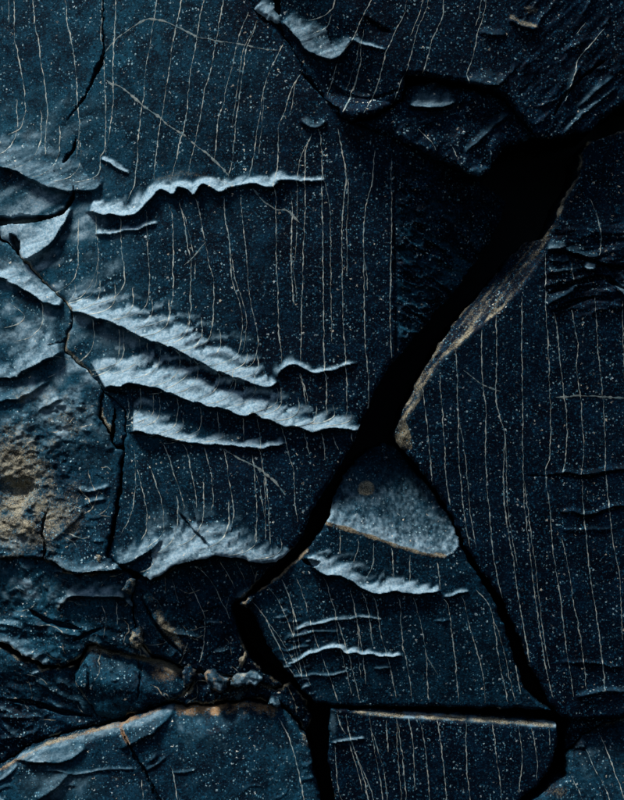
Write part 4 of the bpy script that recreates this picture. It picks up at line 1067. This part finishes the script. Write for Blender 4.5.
# ------------------------------------------------ rubble ledge between the lump and the triangular block
M6_poly = [(130, 716), (150, 707), (172, 699), (188, 694), (193, 684), (187, 675), (198, 675), (214, 677), (240, 680), (276, 692), (290, 686), (298, 694), (306, 706), (312, 720), (306, 734), (298, 722), (286, 710), (270, 704), (247, 701), (214, 705), (184, 706), (172, 701), (158, 706)]
Block('rubble_ledge', 'narrow crumbled dark ledge behind the loose chips at lower centre', 'rock ledge',
      M6_poly, lambda X, Y: -17 + 4 * fbm(X, Y, 12, 4, 231) - 0.05 * (X - 220), micro_ledges(M6_poly, 46, 1601, 10, 50, 8, 20, 7, 0.4), (), [], (), micro_veins(M6_poly, 14, 1611),
      stain=lambda X, Y: 0.35 * blob(X, Y, 230, 692, 60, 14), rough=3.0, edge_stain=0.62, bevel=4, bevel_h=4)

# ------------------------------------------------ thin shelf below the right slab
Block('thin_sliver', 'thin dark blue slate sliver between right slab and corner block', 'rock sliver',
      [(574, 722), (600, 721), (634, 717), (HI, 713), (HI, 717), (624, 720), (602, 727), (586, 735), (576, 746), (566, 754), (568, 736)],
      lambda X, Y: -16 - 0.15 * (Y - 725), (), (), [], (), bevel=2, bevel_h=2)

# ------------------------------------------------ loose chips lodged in the hollow
def chip(label, poly, h0, dome, stain=0.3, pale=0.2, rust=0.0, tilt=0.25):
    c = np.array(poly, float).mean(0)
    r = np.hypot(*(np.array(poly, float) - c).T).mean()
    rr = random.Random(int(c[0] * 31 + c[1]))
    planes = []
    for k in range(7):
        a = rr.uniform(0, 2 * math.pi); g = rr.uniform(0.35, 1.1)
        planes.append((g * math.cos(a), g * math.sin(a), rr.uniform(0.1, 0.45) * r))
    def base(X, Y):
        h = np.full(X.shape, dome * 1.0)
        for gx_, gy_, o in planes:
            h = np.minimum(h, dome + o - gx_ * (X - c[0]) - gy_ * (Y - c[1]))
        return h0 + h + 0.5 * tilt * (Y - c[1]) + 1.3 * fbm(X, Y, 4, 3, int(c[0]))
    Block('stone_chip', label, 'stone chip', poly, base,
          (), (), [], (), stain=lambda X, Y: stain + 0.5 * fbm(X, Y, 5, 2, 9), rust=lambda X, Y: X * 0 + rust,
          pale=lambda X, Y: 0.5 * pale * (0.7 + 0.9 * fbm(X, Y, 4, 2, 8)), rough=2.2, bevel=2.0, bevel_h=3, edge_amp=1.5, wall=40, group='loose chips lodged in the hollow')
chip('tan and blue stone chip with rusty left edge', [(204, 674), (212, 671), (222, 674), (229, 680), (228, 688), (220, 692), (212, 689), (207, 682)], 4, 5, 0.40, 0.9, 0.5)
chip('long pale blue stone chip lying flat', [(231, 680), (238, 673), (250, 671), (260, 675), (264, 681), (252, 684), (240, 685), (232, 685)], 4, 5, 0.05, 1.2)
chip('small tan leaning stone chip at the hollow floor', [(238, 666), (241, 657), (245, 651), (248, 655), (245, 662), (241, 668)], 0, 4, 0.55, 0.3)
chip('pale stone chip at the foot of the rough ochre block', [(123, 590), (126, 581), (131, 579), (136, 583), (135, 591), (129, 594)], 4, 6, 0.45, 0.3)
chip('tan pebble stuck at the base of the vertical groove', [(94, 558), (97, 554), (104, 557), (103, 564), (98, 566)], -14, 6, 0.6, 0.25)
chip('pale pointed stone chip at the end of the rusty edge', [(268, 704), (270, 700), (276, 698), (280, 702), (280, 708), (274, 707)], 4, 5, 0.2, 0.9)
chip('brown stone chip against the dark slab left of centre', [(128, 642), (133, 630), (139, 626), (142, 634), (144, 644), (138, 650), (131, 648)], -6, 6, 0.5, 0.15)
chip('grey triangular stone chip right of the domed lump', [(184, 668), (190, 666), (197, 672), (192, 684), (186, 688), (184, 678)], -8, 6, 0.35, 0.25)
chip('broken stone chip bridging the foot of the main crack', [(240, 603), (246, 598), (254, 596), (252, 604), (246, 609)], -4, 4, 0.35, 0.2, 0.2)
